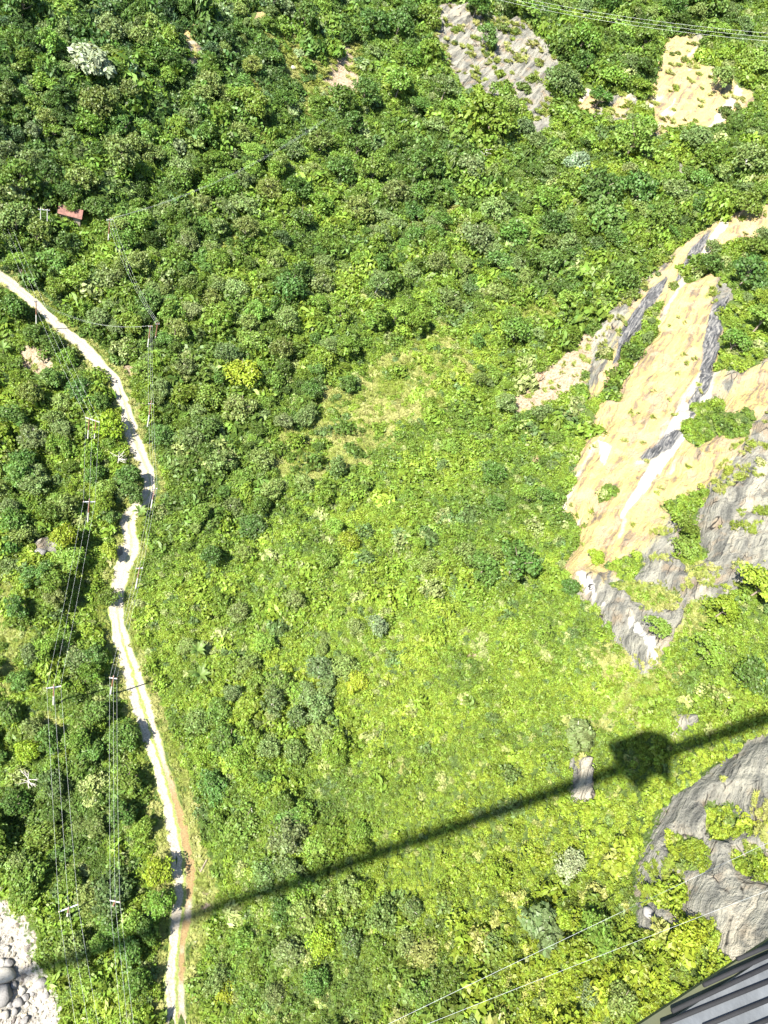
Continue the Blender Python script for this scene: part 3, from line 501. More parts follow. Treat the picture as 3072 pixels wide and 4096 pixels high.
def rel(e):
    dx = e['x'] - PL[e['pl']][0]; dy = e['y'] - PL[e['pl']][1]
    if e['dist'] < 45: return 'at'
    if abs(dx) > 2.2 * abs(dy): return 'right of' if dx > 0 else 'left of'
    if abs(dy) > 2.2 * abs(dx): return 'below' if dy > 0 else 'above'
    return ('below and ' if dy > 0 else 'above and ') + ('right of' if dx > 0 else 'left of')
lab = {}
for e in info:
    s = '%s %s %s tree %s %s' % (SIZE(e['R']), TN[e['tone']], KN[e['kind']], rel(e), PLACES[e['pl']][2]); lab.setdefault(s, []).append(e)
for s, es in lab.items():
    if len(es) == 1: es[0]['label'] = s; continue
    es.sort(key=lambda e: e['dist'])
    base = s.split(' '); q = ['nearest', 'second nearest', 'third nearest', 'fourth nearest', 'fifth nearest', 'sixth nearest']
    for n_, e in enumerate(es):
        e['label'] = ('%s %s %s tree, %s of its like %s %s' % (SIZE(e['R']), TN[e['tone']], KN[e['kind']], q[min(n_, 5)], rel(e), PLACES[e['pl']][2]))
for e in info:
    w = e['label'].split()
    if len(w) > 16: e['label'] = e['label'].replace(' medium-sized', '').replace('medium-sized ', '')
    w = e['label'].split()
    if len(w) > 16: e['label'] = e['label'].replace(' of its like', '')
    w = e['label'].split()
    if len(w) > 16: e['label'] = ' '.join(w[:16])
    rr = random.Random(e['i'] * 13 + 5)
    root = empty('tree', e['P'], (0, 0, rr.uniform(0, 6.28)))
    tag(root, e['label'], 'tree', 'trees on the valley slope')
    tk = link(bpy.data.objects.new('trunk', TRUNKS[3 + e['i'] % 2] if e['tone'] in 'pb' else TRUNKS[e['i'] % 3])); tk.parent = root; tk.scale = (e['R'] * 1.1, e['R'] * 1.1, e['H'] + 0.3 * e['R'])
    cr = link(bpy.data.objects.new('crown', rr.choice(CROWNS[e['kind']]))); cr.parent = root
    cr.location = (0, 0, e['H'] - 0.25 * e['R']); vs = rr.uniform(0.85, 1.2); cr.scale = (e['R'] * rr.uniform(0.9, 1.2), e['R'] * rr.uniform(0.75, 1.1), e['R'] * vs); cr.rotation_euler = (rr.gauss(0, .15), rr.gauss(0, .15), 0)
    c = np.array(TONES[e['tone']]) * rr.uniform(0.82, 1.2) * np.array([rr.uniform(0.9, 1.12), 1, rr.uniform(0.85, 1.2)]); cr.color = (*c, 1)
# ------------------------------------------------------------------ undergrowth, woods and grass that nobody could count
def frame_points(s0, k, smax, seed, jit=0.5):
    """jittered points over the ground in and around the view, spacing growing with distance"""
    r = np.random.default_rng(seed); out_ = []
    bands = [(0, 110), (110, 135), (135, 165), (165, 200), (200, 250), (250, 320), (320, 420), (420, 700)]
    for a, b in bands:
        s = min(smax, max(s0, k * (a if a else 80)))
        x = np.arange(-260, 140, s); y = np.arange(-25, 560, s); X, Y = np.meshgrid(x, y); X = X + r.uniform(-jit, jit, X.shape) * s; Y = Y + r.uniform(-jit, jit, Y.shape) * s
        X = X.ravel(); Y = Y.ravel(); z = bil(Z, X, Y); P = np.stack([X, Y, z], -1); px, py, pa = proj(P)
        m = (pa >= max(a, 20)) & (pa < b) & (px > -330) & (px < 3400) & (py > -200) & (py < 4450)
        P = P[m]; nz = bil(NZ, P[:, 0], P[:, 1]); e = np.clip((1 / nz - 1) * 1.1, 0, 3.0); cnt = np.floor(e + r.uniform(0, 1, len(P))).astype(int); extra = np.repeat(np.arange(len(P)), cnt)     # steep ground holds more per metre of map
        Q = P[extra].copy(); Q[:, :2] += r.uniform(-s, s, (len(Q), 2)) * 0.5; Q[:, 2] = bil(Z, Q[:, 0], Q[:, 1])
        P = np.vstack([P, Q]); out_.append(np.hstack([P, np.full((len(P), 1), s)]))
    return np.vstack(out_)
def fields_at(P): return {k: bil(f, P[:, 0], P[:, 1]) for k, f in (('rock', f_rock), ('brown', f_brown), ('grass', f_grass), ('river', f_river), ('road', DR), ('nz', NZ), ('veg', f_veg), ('ochre', f_ochre), ('strip', f_strip))}
f_strip = field([[(600, 2900), (720, 2950), (780, 3150), (830, 3350), (870, 3550), (850, 3750), (780, 3850), (640, 3850), (590, 3400), (560, 3100)]])
PALC = np.array([(0.175, 0.26, 0.028), (0.150, 0.225, 0.026), (0.215, 0.285, 0.034), (0.100, 0.165, 0.030), (0.21, 0.25, 0.085), (0.055, 0.115, 0.020)])
def tints(P, px, py, dens, r):
    n = len(P); a = fbm(P[:, 0] / 9, P[:, 1] / 9, 61, 3); b = fbm(P[:, 0] / 30, P[:, 1] / 30, 71, 3); u = r.uniform(-0.5, 0.5, n)
    t = 0.42 + 0.5 * a + 0.35 * b + 0.55 * u - 0.055 * (dens - 3.5)
    lo = PALC[3] * 0.8; mid = PALC[1]; hi = PALC[2]
    t = np.clip(t, 0, 1)[:, None]; c = np.where(t < 0.5, lo + (mid - lo) * t * 2, mid + (hi - mid) * (t * 2 - 1))
    g = r.uniform(0, 1, n)[:, None]; c = np.where(g < 0.06, PALC[4] * 1.1, c); c = np.where((g > 0.9) & (g < 0.96), PALC[3] * np.array([1.0, 0.95, 1.5]), c)
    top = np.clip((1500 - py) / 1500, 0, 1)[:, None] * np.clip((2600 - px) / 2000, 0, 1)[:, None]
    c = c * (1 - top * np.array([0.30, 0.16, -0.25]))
    low = np.clip((py - 2300) / 1500, 0, 1)[:, None] * np.clip((px - 900) / 1200, 0, 1)[:, None]; c = c * (1 + low * np.array([0.20, 0.04, -0.2]))
    return c * r.uniform(0.85, 1.18, (n, 1))
BUSH = [crown_mesh('shrub', M_LEAFI, 900 + i, nl=7 + i % 3, npl=75, leaf=0.19 if i % 2 else 0.155, flat=0.6, lobe=0.44, spread=0.8, bottom=-0.1, aspect=[1.5, 1.8, 1.3, 2.6][i % 4], jit=0.1) for i in range(8)]
C_BUSH = hidden_collection('shrub_sources', BUSH)
TUFT = [tuft_mesh('grass_tuft', M_LEAFI, 950 + i) for i in range(4)]; C_TUFT = hidden_collection('tuft_sources', TUFT)
def swap(ms):
    o_ = []
    for m in ms: c = m.copy(); c.materials.clear(); c.materials.append(M_LEAFI); o_.append(c)
    return o_
C_WOOD = hidden_collection('wood_sources', swap(CROWNS['dense'][:2] + CROWNS['airy'][:2] + CROWNS['round'][:2]))

G = frame_points(0.72, 0.0066, 2.1, 5); F_ = fields_at(G); px, py, pa = proj(G[:, :3]); r = np.random.default_rng(15)
dens = gridv(DENS, px, py)
nb = fbm(G[:, 0] / 4, G[:, 1] / 4, 91, 3) * 2.2
keep = (F_['rock'] + nb * 0.5 < -0.1 - 0.008 * np.clip(pa - 130, 0, 300)) & (F_['brown'] + nb < 0.4) & (F_['river'] + nb < -0.9) & (F_['road'] > 2.0 + 0.5 * r.uniform(-1, 1, len(G)))
grassy = F_['grass'] + nb * 1.2 > 0.0
keep &= ~(grassy & (r.uniform(0, 1, len(G)) < 0.80)); st = (F_['strip'] > 0) | (F_['road'] < 3.2); keep &= ~(st & (r.uniform(0, 1, len(G)) < 0.85))
# sparse growth on the rock itself
onrock = (F_['rock'] > 0.3) & (F_['road'] > 2.6) & (r.uniform(0, 1, len(G)) < np.clip((fbm(G[:, 0] / 4, G[:, 1] / 4, 23, 4) - 0.06) * 2.4, 0, 0.7) * np.where(F_['ochre'] < 0.5, 1.0, 0.12 + 0.6 * (py < 700)))
keepb = keep | (onrock & (r.uniform(0, 1, len(G)) < 0.5))
B = G[keepb]; k_on = onrock[keepb]; dn = dens[keepb]; sp = B[:, 3]
big = fbm(B[:, 0] / 12, B[:, 1] / 12, 33, 3)
R = sp * (1.0 + 0.10 * np.clip(dn - 3, 0, 5) * 0.5) * r.uniform(0.7, 1.35, len(B)) * (1 + 0.45 * np.clip(big, -0.6, 1))
lump = (r.uniform(0, 1, len(B)) < 0.05 + 0.012 * dn); R = np.where(lump, R * r.uniform(1.6, 2.5, len(B)), R); R = np.where(k_on | (F_['road'][keepb] < 3.5), R * 0.55, R)
R = np.where(F_['strip'][keepb] > 0, R * 0.6, R)
scl = np.stack([R, R * r.uniform(0.8, 1.2, len(B)), R * r.uniform(0.65, 1.25, len(B)) * (1 + 0.08 * np.clip(dn - 3, 0, 5))], -1)
rot = np.stack([r.normal(0, 0.16, len(B)), r.normal(0, 0.16, len(B)), r.uniform(0, 6.28, len(B))], -1)
tn = tints(B, px[keepb], py[keepb], dn, r); tn[k_on] *= np.array([1.15, 1.0, 1.2])
o = scatter('undergrowth', C_BUSH, B[:, :3] - np.array([0, 0, 1]) * (0.12 * R)[:, None], rot, scl, r.integers(0, 8, len(B)), tn)
tag(o, 'bright green leafy scrub carpeting the whole valley slope', 'undergrowth', kind='stuff')
print('bushes', len(B))
# tufts: grassy spurs, ledges on the rock, verges
g2 = ((grassy | st) & (F_['rock'] < 0) & (F_['river'] < -0.5) & (F_['road'] > 1.9) & (F_['brown'] + nb < 1.0)) | (onrock) | ((F_['brown'] > 0) & (r.uniform(0, 1, len(G)) < 0.12) & (F_['road'] > 2.4))
T = G[g2]; T = np.vstack([T, T + np.hstack([r.uniform(-0.6, 0.6, (len(T), 2)), np.zeros((len(T), 2))])]); T[:, 2] = bil(Z, T[:, 0], T[:, 1])
R = T[:, 3] * r.uniform(0.5, 1.0, len(T)); scl = np.stack([R, R, R * r.uniform(0.5, 0.9, len(T))], -1); rot = np.stack([r.normal(0, 0.25, len(T)), r.normal(0, 0.25, len(T)), r.uniform(0, 6.28, len(T))], -1)
a = np.clip(0.5 + fbm(T[:, 0] / 7, T[:, 1] / 7, 5, 3) + r.uniform(-0.3, 0.3, len(T)), 0, 1)[:, None]
tn = np.array([0.17, 0.22, 0.03]) * (1 - a) + np.array([0.32, 0.32, 0.11]) * a
o = scatter('grass', C_TUFT, T[:, :3], rot, scl, r.integers(0, 4, len(T)), tn); tag(o, 'pale yellow-green grass on the open spurs and rock ledges', 'grass', kind='stuff')
# the rest of the forest: too many crowns to count
r = np.random.default_rng(44); Wd = frame_points(3.4, 0.023, 5.8, 77); Fw = fields_at(Wd); px, py, pa = proj(Wd[:, :3] + np.array([0, 0, 3])); dn = gridv(DENS, px, py)
pr = np.clip((dn - 2.6) / 5.0, 0.0, 1) ** 1.15
m = (r.uniform(0, 1, len(Wd)) < pr) & (Fw['rock'] < -1.5) & (Fw['brown'] < 0) & (Fw['river'] < -2) & (Fw['road'] > 5) & (Fw['grass'] < 0.5) & (Fw['strip'] < -1)
Wd = Wd[m]; px = px[m]; py = py[m]; dn = dn[m]
tp = np.array([e['P'] for e in info]); tR = np.array([e['R'] for e in info])
dd = np.sqrt(((Wd[:, None, :2] - tp[None, :, :2]) ** 2).sum(-1)) - tR[None, :] * 0.75; m = dd.min(1) > 0.4; Wd = Wd[m]; px = px[m]; py = py[m]; dn = dn[m]
R = Wd[:, 3] * r.uniform(0.34, 0.80, len(Wd)); Hh = R * r.uniform(0.4, 1.2, len(Wd)) + 0.3
P3 = Wd[:, :3].copy(); P3[:, 2] += Hh * 0.8
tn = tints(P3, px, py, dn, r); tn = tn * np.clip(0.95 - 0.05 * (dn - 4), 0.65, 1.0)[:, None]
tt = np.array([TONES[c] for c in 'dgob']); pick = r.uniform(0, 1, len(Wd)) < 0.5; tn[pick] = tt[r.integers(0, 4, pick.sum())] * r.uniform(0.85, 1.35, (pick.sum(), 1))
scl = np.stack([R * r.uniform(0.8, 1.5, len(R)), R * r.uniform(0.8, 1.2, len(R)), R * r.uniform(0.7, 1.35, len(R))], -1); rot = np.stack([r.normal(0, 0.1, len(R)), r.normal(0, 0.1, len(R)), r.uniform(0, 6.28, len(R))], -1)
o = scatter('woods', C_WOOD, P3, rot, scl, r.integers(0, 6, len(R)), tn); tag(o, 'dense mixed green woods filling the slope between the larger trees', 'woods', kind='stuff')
print('woods', len(R))

# ------------------------------------------------------------------ boulders and gravel of the river bed
def rock_mesh(name, seed, mat, sub=3, rough=0.25, sq=(1, 0.8, 0.6)):
    import bmesh
    bm = bmesh.new(); bmesh.ops.create_icosphere(bm, subdivisions=sub, radius=1); r = np.random.default_rng(seed); pl = [(v / np.linalg.norm(v), r.uniform(0.62, 0.9)) for v in r.normal(0, 1, (9, 3))]
    for v in bm.verts:
        p = np.array(v.co)
        for n_, d_ in pl:
            k = p @ n_ - d_
            if k > 0: p = p - n_ * k * 0.85
        p *= 1 + rough * 0.25 * float(fbm(np.array([p[0] * 2 + seed]), np.array([p[1] * 2 + p[2]]), seed, 4)[0]); v.co = Vector(p * np.array(sq))
    me = bpy.data.meshes.new(name); bm.to_mesh(me); bm.free(); me.materials.append(mat)
    if sub > 1: me.polygons.foreach_set('use_smooth', [True] * len(me.polygons))
    return me
def stonemat(name, c1, c2, inst=False):
    m, t = newmat(name); geo = N(t, 'ShaderNodeNewGeometry').outputs['Position']; n1 = noise(t, geo, 1.3, 6, 0.7); n2 = noise(t, geo, 5, 5, 0.7)
    c = ramp(t, n1, [(0.3, c1), (0.55, c2), (0.75, tuple(x * 0.7 for x in c1))])
    if inst: c = mix(t, 1.0, c, attr(t, 'tint', 'INSTANCER').outputs['Color'], 'MULTIPLY')
    b = N(t, 'ShaderNodeBump'); setin(t, b, {'Strength': 0.8, 'Distance': 0.15, 'Height': n2}); p = N(t, 'ShaderNodeBsdfPrincipled'); setin(t, p, {'Base Color': c, 'Roughness': 0.9, 'Specular IOR Level': 0.2, 'Normal': b.outputs[0]}); out(t, p.outputs[0]); return m
M_ST1 = stonemat('grey_boulder', (0.141, 0.135, 0.129), (0.206, 0.195, 0.183)); M_ST2 = stonemat('cream_boulder', (0.259, 0.243, 0.210), (0.335, 0.314, 0.270)); M_ST3 = stonemat('dark_boulder', (0.065, 0.065, 0.065), (0.129, 0.124, 0.118)); M_GRAV = stonemat('river_stones', (0.226, 0.210, 0.183), (0.335, 0.314, 0.270), True)
C_GRAV = hidden_collection('gravel_sources', [rock_mesh('stone', 70 + i, M_GRAV, 1, 0.3, (1, .8, .55)) for i in range(5)])
r = np.random.default_rng(9); n = 26000; X = r.uniform(-60, 8, n); Y = r.uniform(-25, 45, n); fr = bil(f_river, X, Y); z = bil(Z, X, Y); qx, qy, qa = proj(np.stack([X, Y, z], -1)); m = (fr > -0.2 + 0.0 * X) & (qx > -500) & (qy < 4600); X, Y, z = X[m], Y[m], z[m]
s = 0.07 + 0.16 * r.pareto(2.2, len(X)); s = np.clip(s, 0.07, 0.55); g = r.uniform(0, 1, len(X))[:, None]; g = np.where(g < 0.25, 0.45, np.where(g > 0.9, 1.2, 0.65 + 0.4 * g))
tint = g * np.array([1, 0.97, 0.92]) * np.stack([np.ones(len(X)), r.uniform(0.95, 1.0, len(X)), r.uniform(0.85, 1.05, len(X))], -1)
scl = np.stack([s, s * r.uniform(0.7, 1.1, len(s)), s], -1); rot = np.stack([r.normal(0, .4, len(s)), r.normal(0, .4, len(s)), r.uniform(0, 6.3, len(s))], -1)
tag(scatter('gravel', C_GRAV, np.stack([X, Y, z + 0.02], -1), rot, scl, r.integers(0, 5, len(s)), tint), 'pale mixed river gravel and cobbles on the dry bed', 'gravel', kind='stuff')
BLD = [(15, 3905, 78, 'c', 'large cream boulder at the left edge with a dark hollow under it'), (8, 3985, 90, 'g', 'large grey flat boulder at the left edge below the cream boulder'), (30, 3855, 42, 'g', 'pale grey round boulder just above the large cream boulder'), (163, 3935, 50, 'g', 'round grey boulder hard against the bushes of the bank'),
       (5, 3858, 40, 'c', 'small cream boulder touching the left edge above the others'), (102, 3990, 32, 'g', 'grey upright boulder in the middle of the boulder field'), (168, 3968, 28, 'c', 'small pale boulder right under the round grey bankside boulder'), (72, 4010, 44, 'g', 'long slanting grey slab in the boulder field'), (90, 3960, 36, 'c', 'cream boulder up and left of the upright grey boulder'),
       (155, 4003, 24, 'c', 'white rounded stone below the bankside boulder'), (186, 3982, 24, 'g', 'small grey stone tucked under the overhanging dry bush'), (85, 3880, 22, 'c', 'lone white stone on the open gravel'), (30, 3795, 28, 'c', 'yellowish lone stone high on the gravel'), (60, 4046, 30, 'g', 'grey boulder below the long slanting slab'), (20, 4060, 36, 'c', 'cream boulder in the bottom left corner'),
       (100, 4080, 34, 'g', 'pale grey boulder at the bottom edge of the gravel'), (140, 4040, 22, 'c', 'small cream boulder amid fine cobbles near the bottom edge'), (55, 3940, 30, 'g', 'dark-sided boulder between the two large left boulders and the field'), (130, 3975, 20, 'g', 'small brownish boulder beside the upright grey one'), (108, 4018, 22, 'c', 'white cracked stone under the upright grey boulder'), (40, 4020, 26, 'g', 'grey wedge stone left of the long slanting slab'), (180, 4060, 18, 'c', 'small white stone nearest the bottom of the bank'), (70, 3830, 14, 'g', 'small dark stone on the fine upper gravel'), (225, 4080, 18, 'g', 'small grey stone at the foot of the leafy bank')]
RM = {c: [rock_mesh('boulder', 20 + i + 10 * j, m, 3, 0.5) for i in range(4)] for j, (c, m) in enumerate((('g', M_ST1), ('c', M_ST2), ('d', M_ST3)))}
def put_rock(x, y, d, c, label, cat='boulder', name='boulder', group=None, sq=1.0, sink=0.15):
    P = cast(x, y, Z, 0.2)[0]; P[2] = bil(Z, P[:1], P[1:2])[0]; dep = (P - CAM) @ FW; R_ = 0.5 * d * dep / FPX * 1.1
    o = link(bpy.data.objects.new(name, RM[c][int(x) % 4])); o.location = (P[0], P[1], P[2] + R_ * (0.35 - sink)); o.scale = (R_, R_ * sq, R_ * 1.1); o.rotation_euler = (0.1, -0.15, (x * 1.7) % 6.28); tag(o, label, cat, group); return o
for b in BLD: put_rock(*b, group='boulders on the river gravel')
for b in [(240, 3085, 42, 'd', 'dark grey boulder in the scrub under the left power wires'), (222, 3010, 24, 'd', 'small dark rock above the dark boulder under the left wires'), (474, 2205, 44, 'd', 'dark rock hidden in bushes at the road edge by the narrow waist'), (827, 3735, 16, 'c', 'single pale stone on the bare verge below the fallen log'),
          (785, 3765, 12, 'c', 'pair-like pale stone lower left of the single verge stone'), (1172, 272, 26, 'c', 'lone pale rock on the grassy shoulder under the orange rock face'), (2595, 3655, 60, 'g', 'big grey block standing at the foot of the lower cliff'), (2200, 4010, 18, 'c', 'brownish pale stone in the scrub at the bottom edge'), (165, 2215, 60, 'g', 'grey outcrop stone poking through the left scrub'), (955, 3420, 14, 'c', 'small white stone beside the thicket right of the lower road')]:
    put_rock(*b)

# ------------------------------------------------------------------ poles and wires
def at(x, y, h=0.0):
    P = cast(x, y, Z, h)[0]; P[2] = bil(Z, P[:1], P[1:2])[0]; return P
def pole(x, y, h, arm, ang, label, rust=True, twin=0.0, top=False, lean=(0, 0)):
    """x, y = photo pixel of the head; arm = crossarm length; returns the wire fixings"""
    P = at(x, y, h); best = 9
    for k_ in range(180):                                   # the level direction whose look matches the photo
        q_ = math.radians(k_ * 2); e_ = np.array([math.cos(q_), math.sin(q_), 0]); a1 = proj(P + np.array([0, 0, h])); a2 = proj(P + np.array([0, 0, h]) + e_)
        w_ = abs((math.degrees(math.atan2(a2[1] - a1[1], a2[0] - a1[0])) - ang + 180) % 360 - 180)
        if w_ < best or k_ == 0: best = w_; g = q_
    d = Vector((math.cos(g), math.sin(g), 0))
    root = empty('utility_pole', P); tag(root, label, 'utility pole', 'power poles on the valley slope')
    offs = (-twin / 2, twin / 2) if twin else (0,)
    for q in offs:
        b = d * q
        MB().tube([b + Vector((0, 0, -0.6)), b + Vector((0, 0, h * 0.55))], [0.17, 0.14], 8).build('lower_shaft' if rust else 'shaft', M_CONC, root)
        MB().tube([b + Vector((0, 0, h * 0.55)), b + Vector((0, 0, h + (0.7 if top and not twin else 0.15)))], [0.125, 0.10], 8).build('upper_shaft', M_RUST if rust else M_CONC, root)
    MB().box((0, 0, h - 0.1), (arm, 0.14, 0.16), Matrix.Rotation(g, 3, 'Z')).build('crossarm', M_GALV, root)
    if arm > 1.5 and not twin: MB().tube([d * (arm * .33) + Vector((0, 0, h - .15)), (0, 0, h - 0.95), d * (-arm * .33) + Vector((0, 0, h - .15))], 0.03, 5).build('brace', M_GALV, root)
    fix = []
    for q in ([-arm / 2 + 0.08, 0.0, arm / 2 - 0.08]):
        b = d * q + Vector((0, 0, h - 0.02 + (0.65 if top and q == 0 and not twin else 0)))
        MB().tube([b, b + Vector((0, 0, .1)), b + Vector((0, 0, .14)), b + Vector((0, 0, .26))], [0.03, 0.05, 0.085, 0.05], 8).build('insulator', M_PORC, root)
        fix.append(Vector(P) + b + Vector((0, 0, 0.26)))
    return fix
P3a = pole(274, 3632, 8.0, 2.6, -20, 'pole with a slanting wide crossarm nearest the riverbank')
P1 = pole(215, 2748, 8.0, 2.2, -8, 'tall rusty-topped pole standing on the dry grass patch left of the road', top=True)
P4 = pole(460, 3605, 7.5, 1.5, 12, 'short-armed pole in dense bushes left of the lower road')
P2 = pole(453, 2712, 7.5, 1.3, 8, 'pole with double crossarm close beside the twin wheel tracks', top=True)
P6 = pole(558, 2272, 8.0, 1.3, -4, 'leaning pole on the verge just right of the narrow road waist')
P7 = pole(618, 1955, 8.0, 1.2, -10, 'pole at the outside of the sharp road bend')
P8 = pole(604, 1614, 8.0, 1.2, 0, 'slim pole in the scrub right of the shady road stretch', top=True)
P9 = pole(357, 2006, 8.0, 2.2, 0, 'pole with white crossarm and topmost spike in the left scrub', top=True)
P10 = pole(370, 1678, 8.0, 3.0, 18, 'pole pair carrying the widest steel crossarm in the left scrub', twin=1.4)
P11 = pole(144, 1205, 8.5, 0.9, 0, 'bare slim pole beside the first straight of the dirt road')
P12 = pole(176, 838, 9.0, 2.6, 6, 'twin-legged H-frame pole standing in the sunlit meadow', rust=False, twin=1.5)
P13 = pole(439, 878, 9.0, 1.8, -8, 'dark pole at the tree edge right of the little hut')
P14 = pole(602, 1305, 8.5, 0.9, 0, 'left pole of the pair half hidden in trees above the road')
P15 = pole(630, 1295, 8.5, 0.9, 0, 'right pole of the pair half hidden in trees above the road')
def wire(a, b, sag, label, grp, rad=0.009, name='power_line', mat=None):
    a = Vector(a); b = Vector(b); pts = [a.lerp(b, i / 24) + Vector((0, 0, -4 * sag * (i / 24) * (1 - i / 24))) for i in range(25)]
    o = MB().tube(pts, rad, 5).build(name, mat or M_WIRE); tag(o, label, 'cable' if name != 'power_line' else 'power line', grp)
def run(A, B_, sag, where, grp):
    for q, s_ in zip(range(3), ('left', 'middle', 'right')): wire(A[q], B_[q], sag, '%s wire %s' % (s_, where), grp)
off1 = [Vector(v) for v in (at(318, 4200, 8), at(372, 4200, 8), at(412, 4200, 8))]; off1 = [o_ + Vector((0, 0, 7.5)) for o_ in off1]
off2 = [Vector(v) + Vector((0, 0, 7.5)) for v in (at(500, 4260, 8), at(530, 4260, 8), at(555, 4260, 8))]
run(P3a, off1, 0.8, 'running from the slanting crossarm out past the bottom edge', 'wires near the riverbank')
run(P1, P3a, 1.8, 'between the dry-grass pole and the slanting crossarm', 'wires near the riverbank')
run(P9, P1, 1.8, 'between the spiked pole and the dry-grass pole', 'wires over the left scrub'); run(P10, P9, 1.0, 'between the wide steel crossarm and the spiked pole', 'wires over the left scrub')
off3 = [p + Vector((-75, 52, 6)) for p in P10]; run(off3, P10, 3.0, 'going up and left from the wide steel crossarm', 'wires over the left scrub')
run(P4, off2, 0.6, 'running from the short-armed pole out past the bottom edge', 'wires beside the road'); run(P2, P4, 1.6, 'between the wheel-track pole and the short-armed pole', 'wires beside the road')
run(P6, P2, 1.3, 'between the leaning verge pole and the wheel-track pole', 'wires beside the road'); run(P7, P6, 0.8, 'between the bend pole and the leaning verge pole', 'wires beside the road'); run(P8, P7, 1.0, 'between the slim scrub pole and the bend pole', 'wires beside the road')
run(P14, P8, 1.5, 'between the pole pair in the trees and the slim scrub pole', 'wires beside the road')
for q, s_ in ((0, 'lower'), (2, 'upper')): wire(P11[q], P14[q], 3.0, '%s wire of the two crossing above the road from the bare slim pole' % s_, 'wires crossing the road')
run(P13, P15, 2.5, 'going from the hut-side pole down to the pole pair', 'wires in the upper forest')
pU = [v + Vector((20, 75, 16)) for v in P13]; run(pU, P13, 4.0, 'going from the hut-side pole up into the far forest', 'wires in the upper forest')
D1 = ray([1880, 3200], [-30, 175]); E0 = CAM + D1[0] * 240; E1 = CAM + D1[1] * 190
for q, s_ in enumerate(('lowest', 'middle', 'highest')): wire(Vector(E0) + Vector((q * 0.5, 0, q * 0.9)), Vector(E1) + Vector((q * 0.5, 0, q * 0.9)), 1.5, '%s of three thin wires crossing in front of the top right woods' % s_, 'wires over the top right woods', 0.016)
# guy cables of the footbridge
for (a, b, s_) in (((3300, 3265), (1350, 4195), 'upper'), ((3300, 3475), (1500, 4180), 'lower')):
    d_ = ray([a[0], b[0]], [a[1], b[1]]); wire(CAM + d_[0] * 46, CAM + d_[1] * 30, 0.5, '%s of the two thin pale guy cables slanting over the lower right slope' % s_, 'guy cables of the footbridge', 0.0055, 'guy_cable', M_WIRE)

# ------------------------------------------------------------------ footbridge with its platform, seen only at one corner and by its shadow
BA = math.radians(44.0); BT = Vector((math.sin(BA), math.cos(BA), 0)); BN = Vector((math.cos(BA), -math.sin(BA), 0))   # along, and to the right of it
FZ = CAMZ - 1.6; AXN = 4.1
def bp(t, n, z=0.0): return tuple(BT * t + BN * n + Vector((0, 0, FZ + z)))
M_PLANK = simple('weathered_deck_sheet', (0.085, 0.092, 0.098), 0.75, 9, 0.35, 0.0, 0.4); M_TUBE = simple('dark_painted_tube', (0.004, 0.004, 0.005), 0.85, 14, 0.4, 0.0, 0.3); M_OLIVE = simple('olive_edge_sheet', (0.055, 0.06, 0.03), 0.7, 6, 0.2); M_STEEL = simple('bridge_steel', (0.3, 0.31, 0.32), 0.5, 4, 0.2, 0.5)
def sag(t): return 9.0 * (t / 150.0) ** 2
br = empty('footbridge', bp(0, AXN)); tag(br, 'suspended steel footbridge whose long shadow crosses the slope', 'footbridge')
def rel_(p): return tuple(Vector(p) - Vector(bp(0, AXN)))
v = []; f = []; ts = np.arange(-170, 205, 3.0)
for i, t in enumerate(ts):
    for (n_, z_) in ((-0.72, 0.0), (0.72, 0.0), (0.72, -0.12), (-0.72, -0.12)): v.append(rel_(bp(t, AXN + n_, z_ + sag(t) - 0.05)))
for i in range(len(ts) - 1):
    for k in range(4): a = i * 4; f.append((a + k, a + (k + 1) % 4, a + 4 + (k + 1) % 4, a + 4 + k))
dm = MB(); dm.v = v; dm.f = f; dm.build('deck', M_STEEL, br)
for s_ in (-1, 1):
    MB().tube([rel_(bp(t, AXN + s_ * 0.95, 1.25 + sag(t))) for t in ts], 0.05, 6).build('main_cable', M_STEEL, br)
    MB().tube([rel_(bp(t, AXN + s_ * 0.8, 0.05 + sag(t))) for t in ts], 0.05, 6).build('deck_cable', M_STEEL, br)
    h_ = MB()
    for t in np.arange(-168, 200, 1.0): h_.tube([rel_(bp(t, AXN + s_ * 0.8, 0.0 + sag(t))), rel_(bp(t, AXN + s_ * 0.95, 1.25 + sag(t)))], 0.02, 4)
    h_.build('hanger_mesh', M_STEEL, br)

pf = empty('jump_platform', bp(0, AXN)); tag(pf, 'grey sheet-floored viewing platform with dark tubes at the bottom right corner', 'platform')
def rp(t, n, z=0.0): return rel_(bp(t, n, z))
OUT = [(-5.8, 0.375), (2.9, 0.375), (4.6, 1.3), (5.7, 2.4), (6.1, 3.9), (5.6, 4.6), (3.6, 5.4), (1.9, 7.3), (1.0, 7.6), (0.6, 6.3), (-0.6, 6.2), (-2.8, 6.9), (-4.2, 7.4), (-5.0, 5.9), (-6.1, 4.4), (-5.7, 2.2)]  # far lobes stretched beyond the floor to fill out the platform's cast shadow
def slab(pts, z0, z1, inset=0.0):
    n_ = len(pts); m_ = MB(); m_.v = [rp(t, n + inset, z0) for t, n in pts] + [rp(t, n + inset, z1) for t, n in pts]
    m_.f = [tuple(range(n_)), tuple(range(2 * n_ - 1, n_ - 1, -1))] + [(i, i + n_, (i + 1) % n_ + n_, (i + 1) % n_) for i in range(n_)]; return m_
slab(OUT, -0.012, -0.032).build('edge_frame', M_OLIVE, pf)
FLO = [(-5.7, 0.397), (2.85, 0.397), (4.5, 1.35), (5.6, 2.45), (5.9, 3.9), (5.5, 4.5), (3.5, 4.9), (-4.5, 5.0), (-5.9, 4.3), (-5.6, 2.2)]
slab(FLO, 0.0, -0.010).build('floor_sheet', M_PLANK, pf)
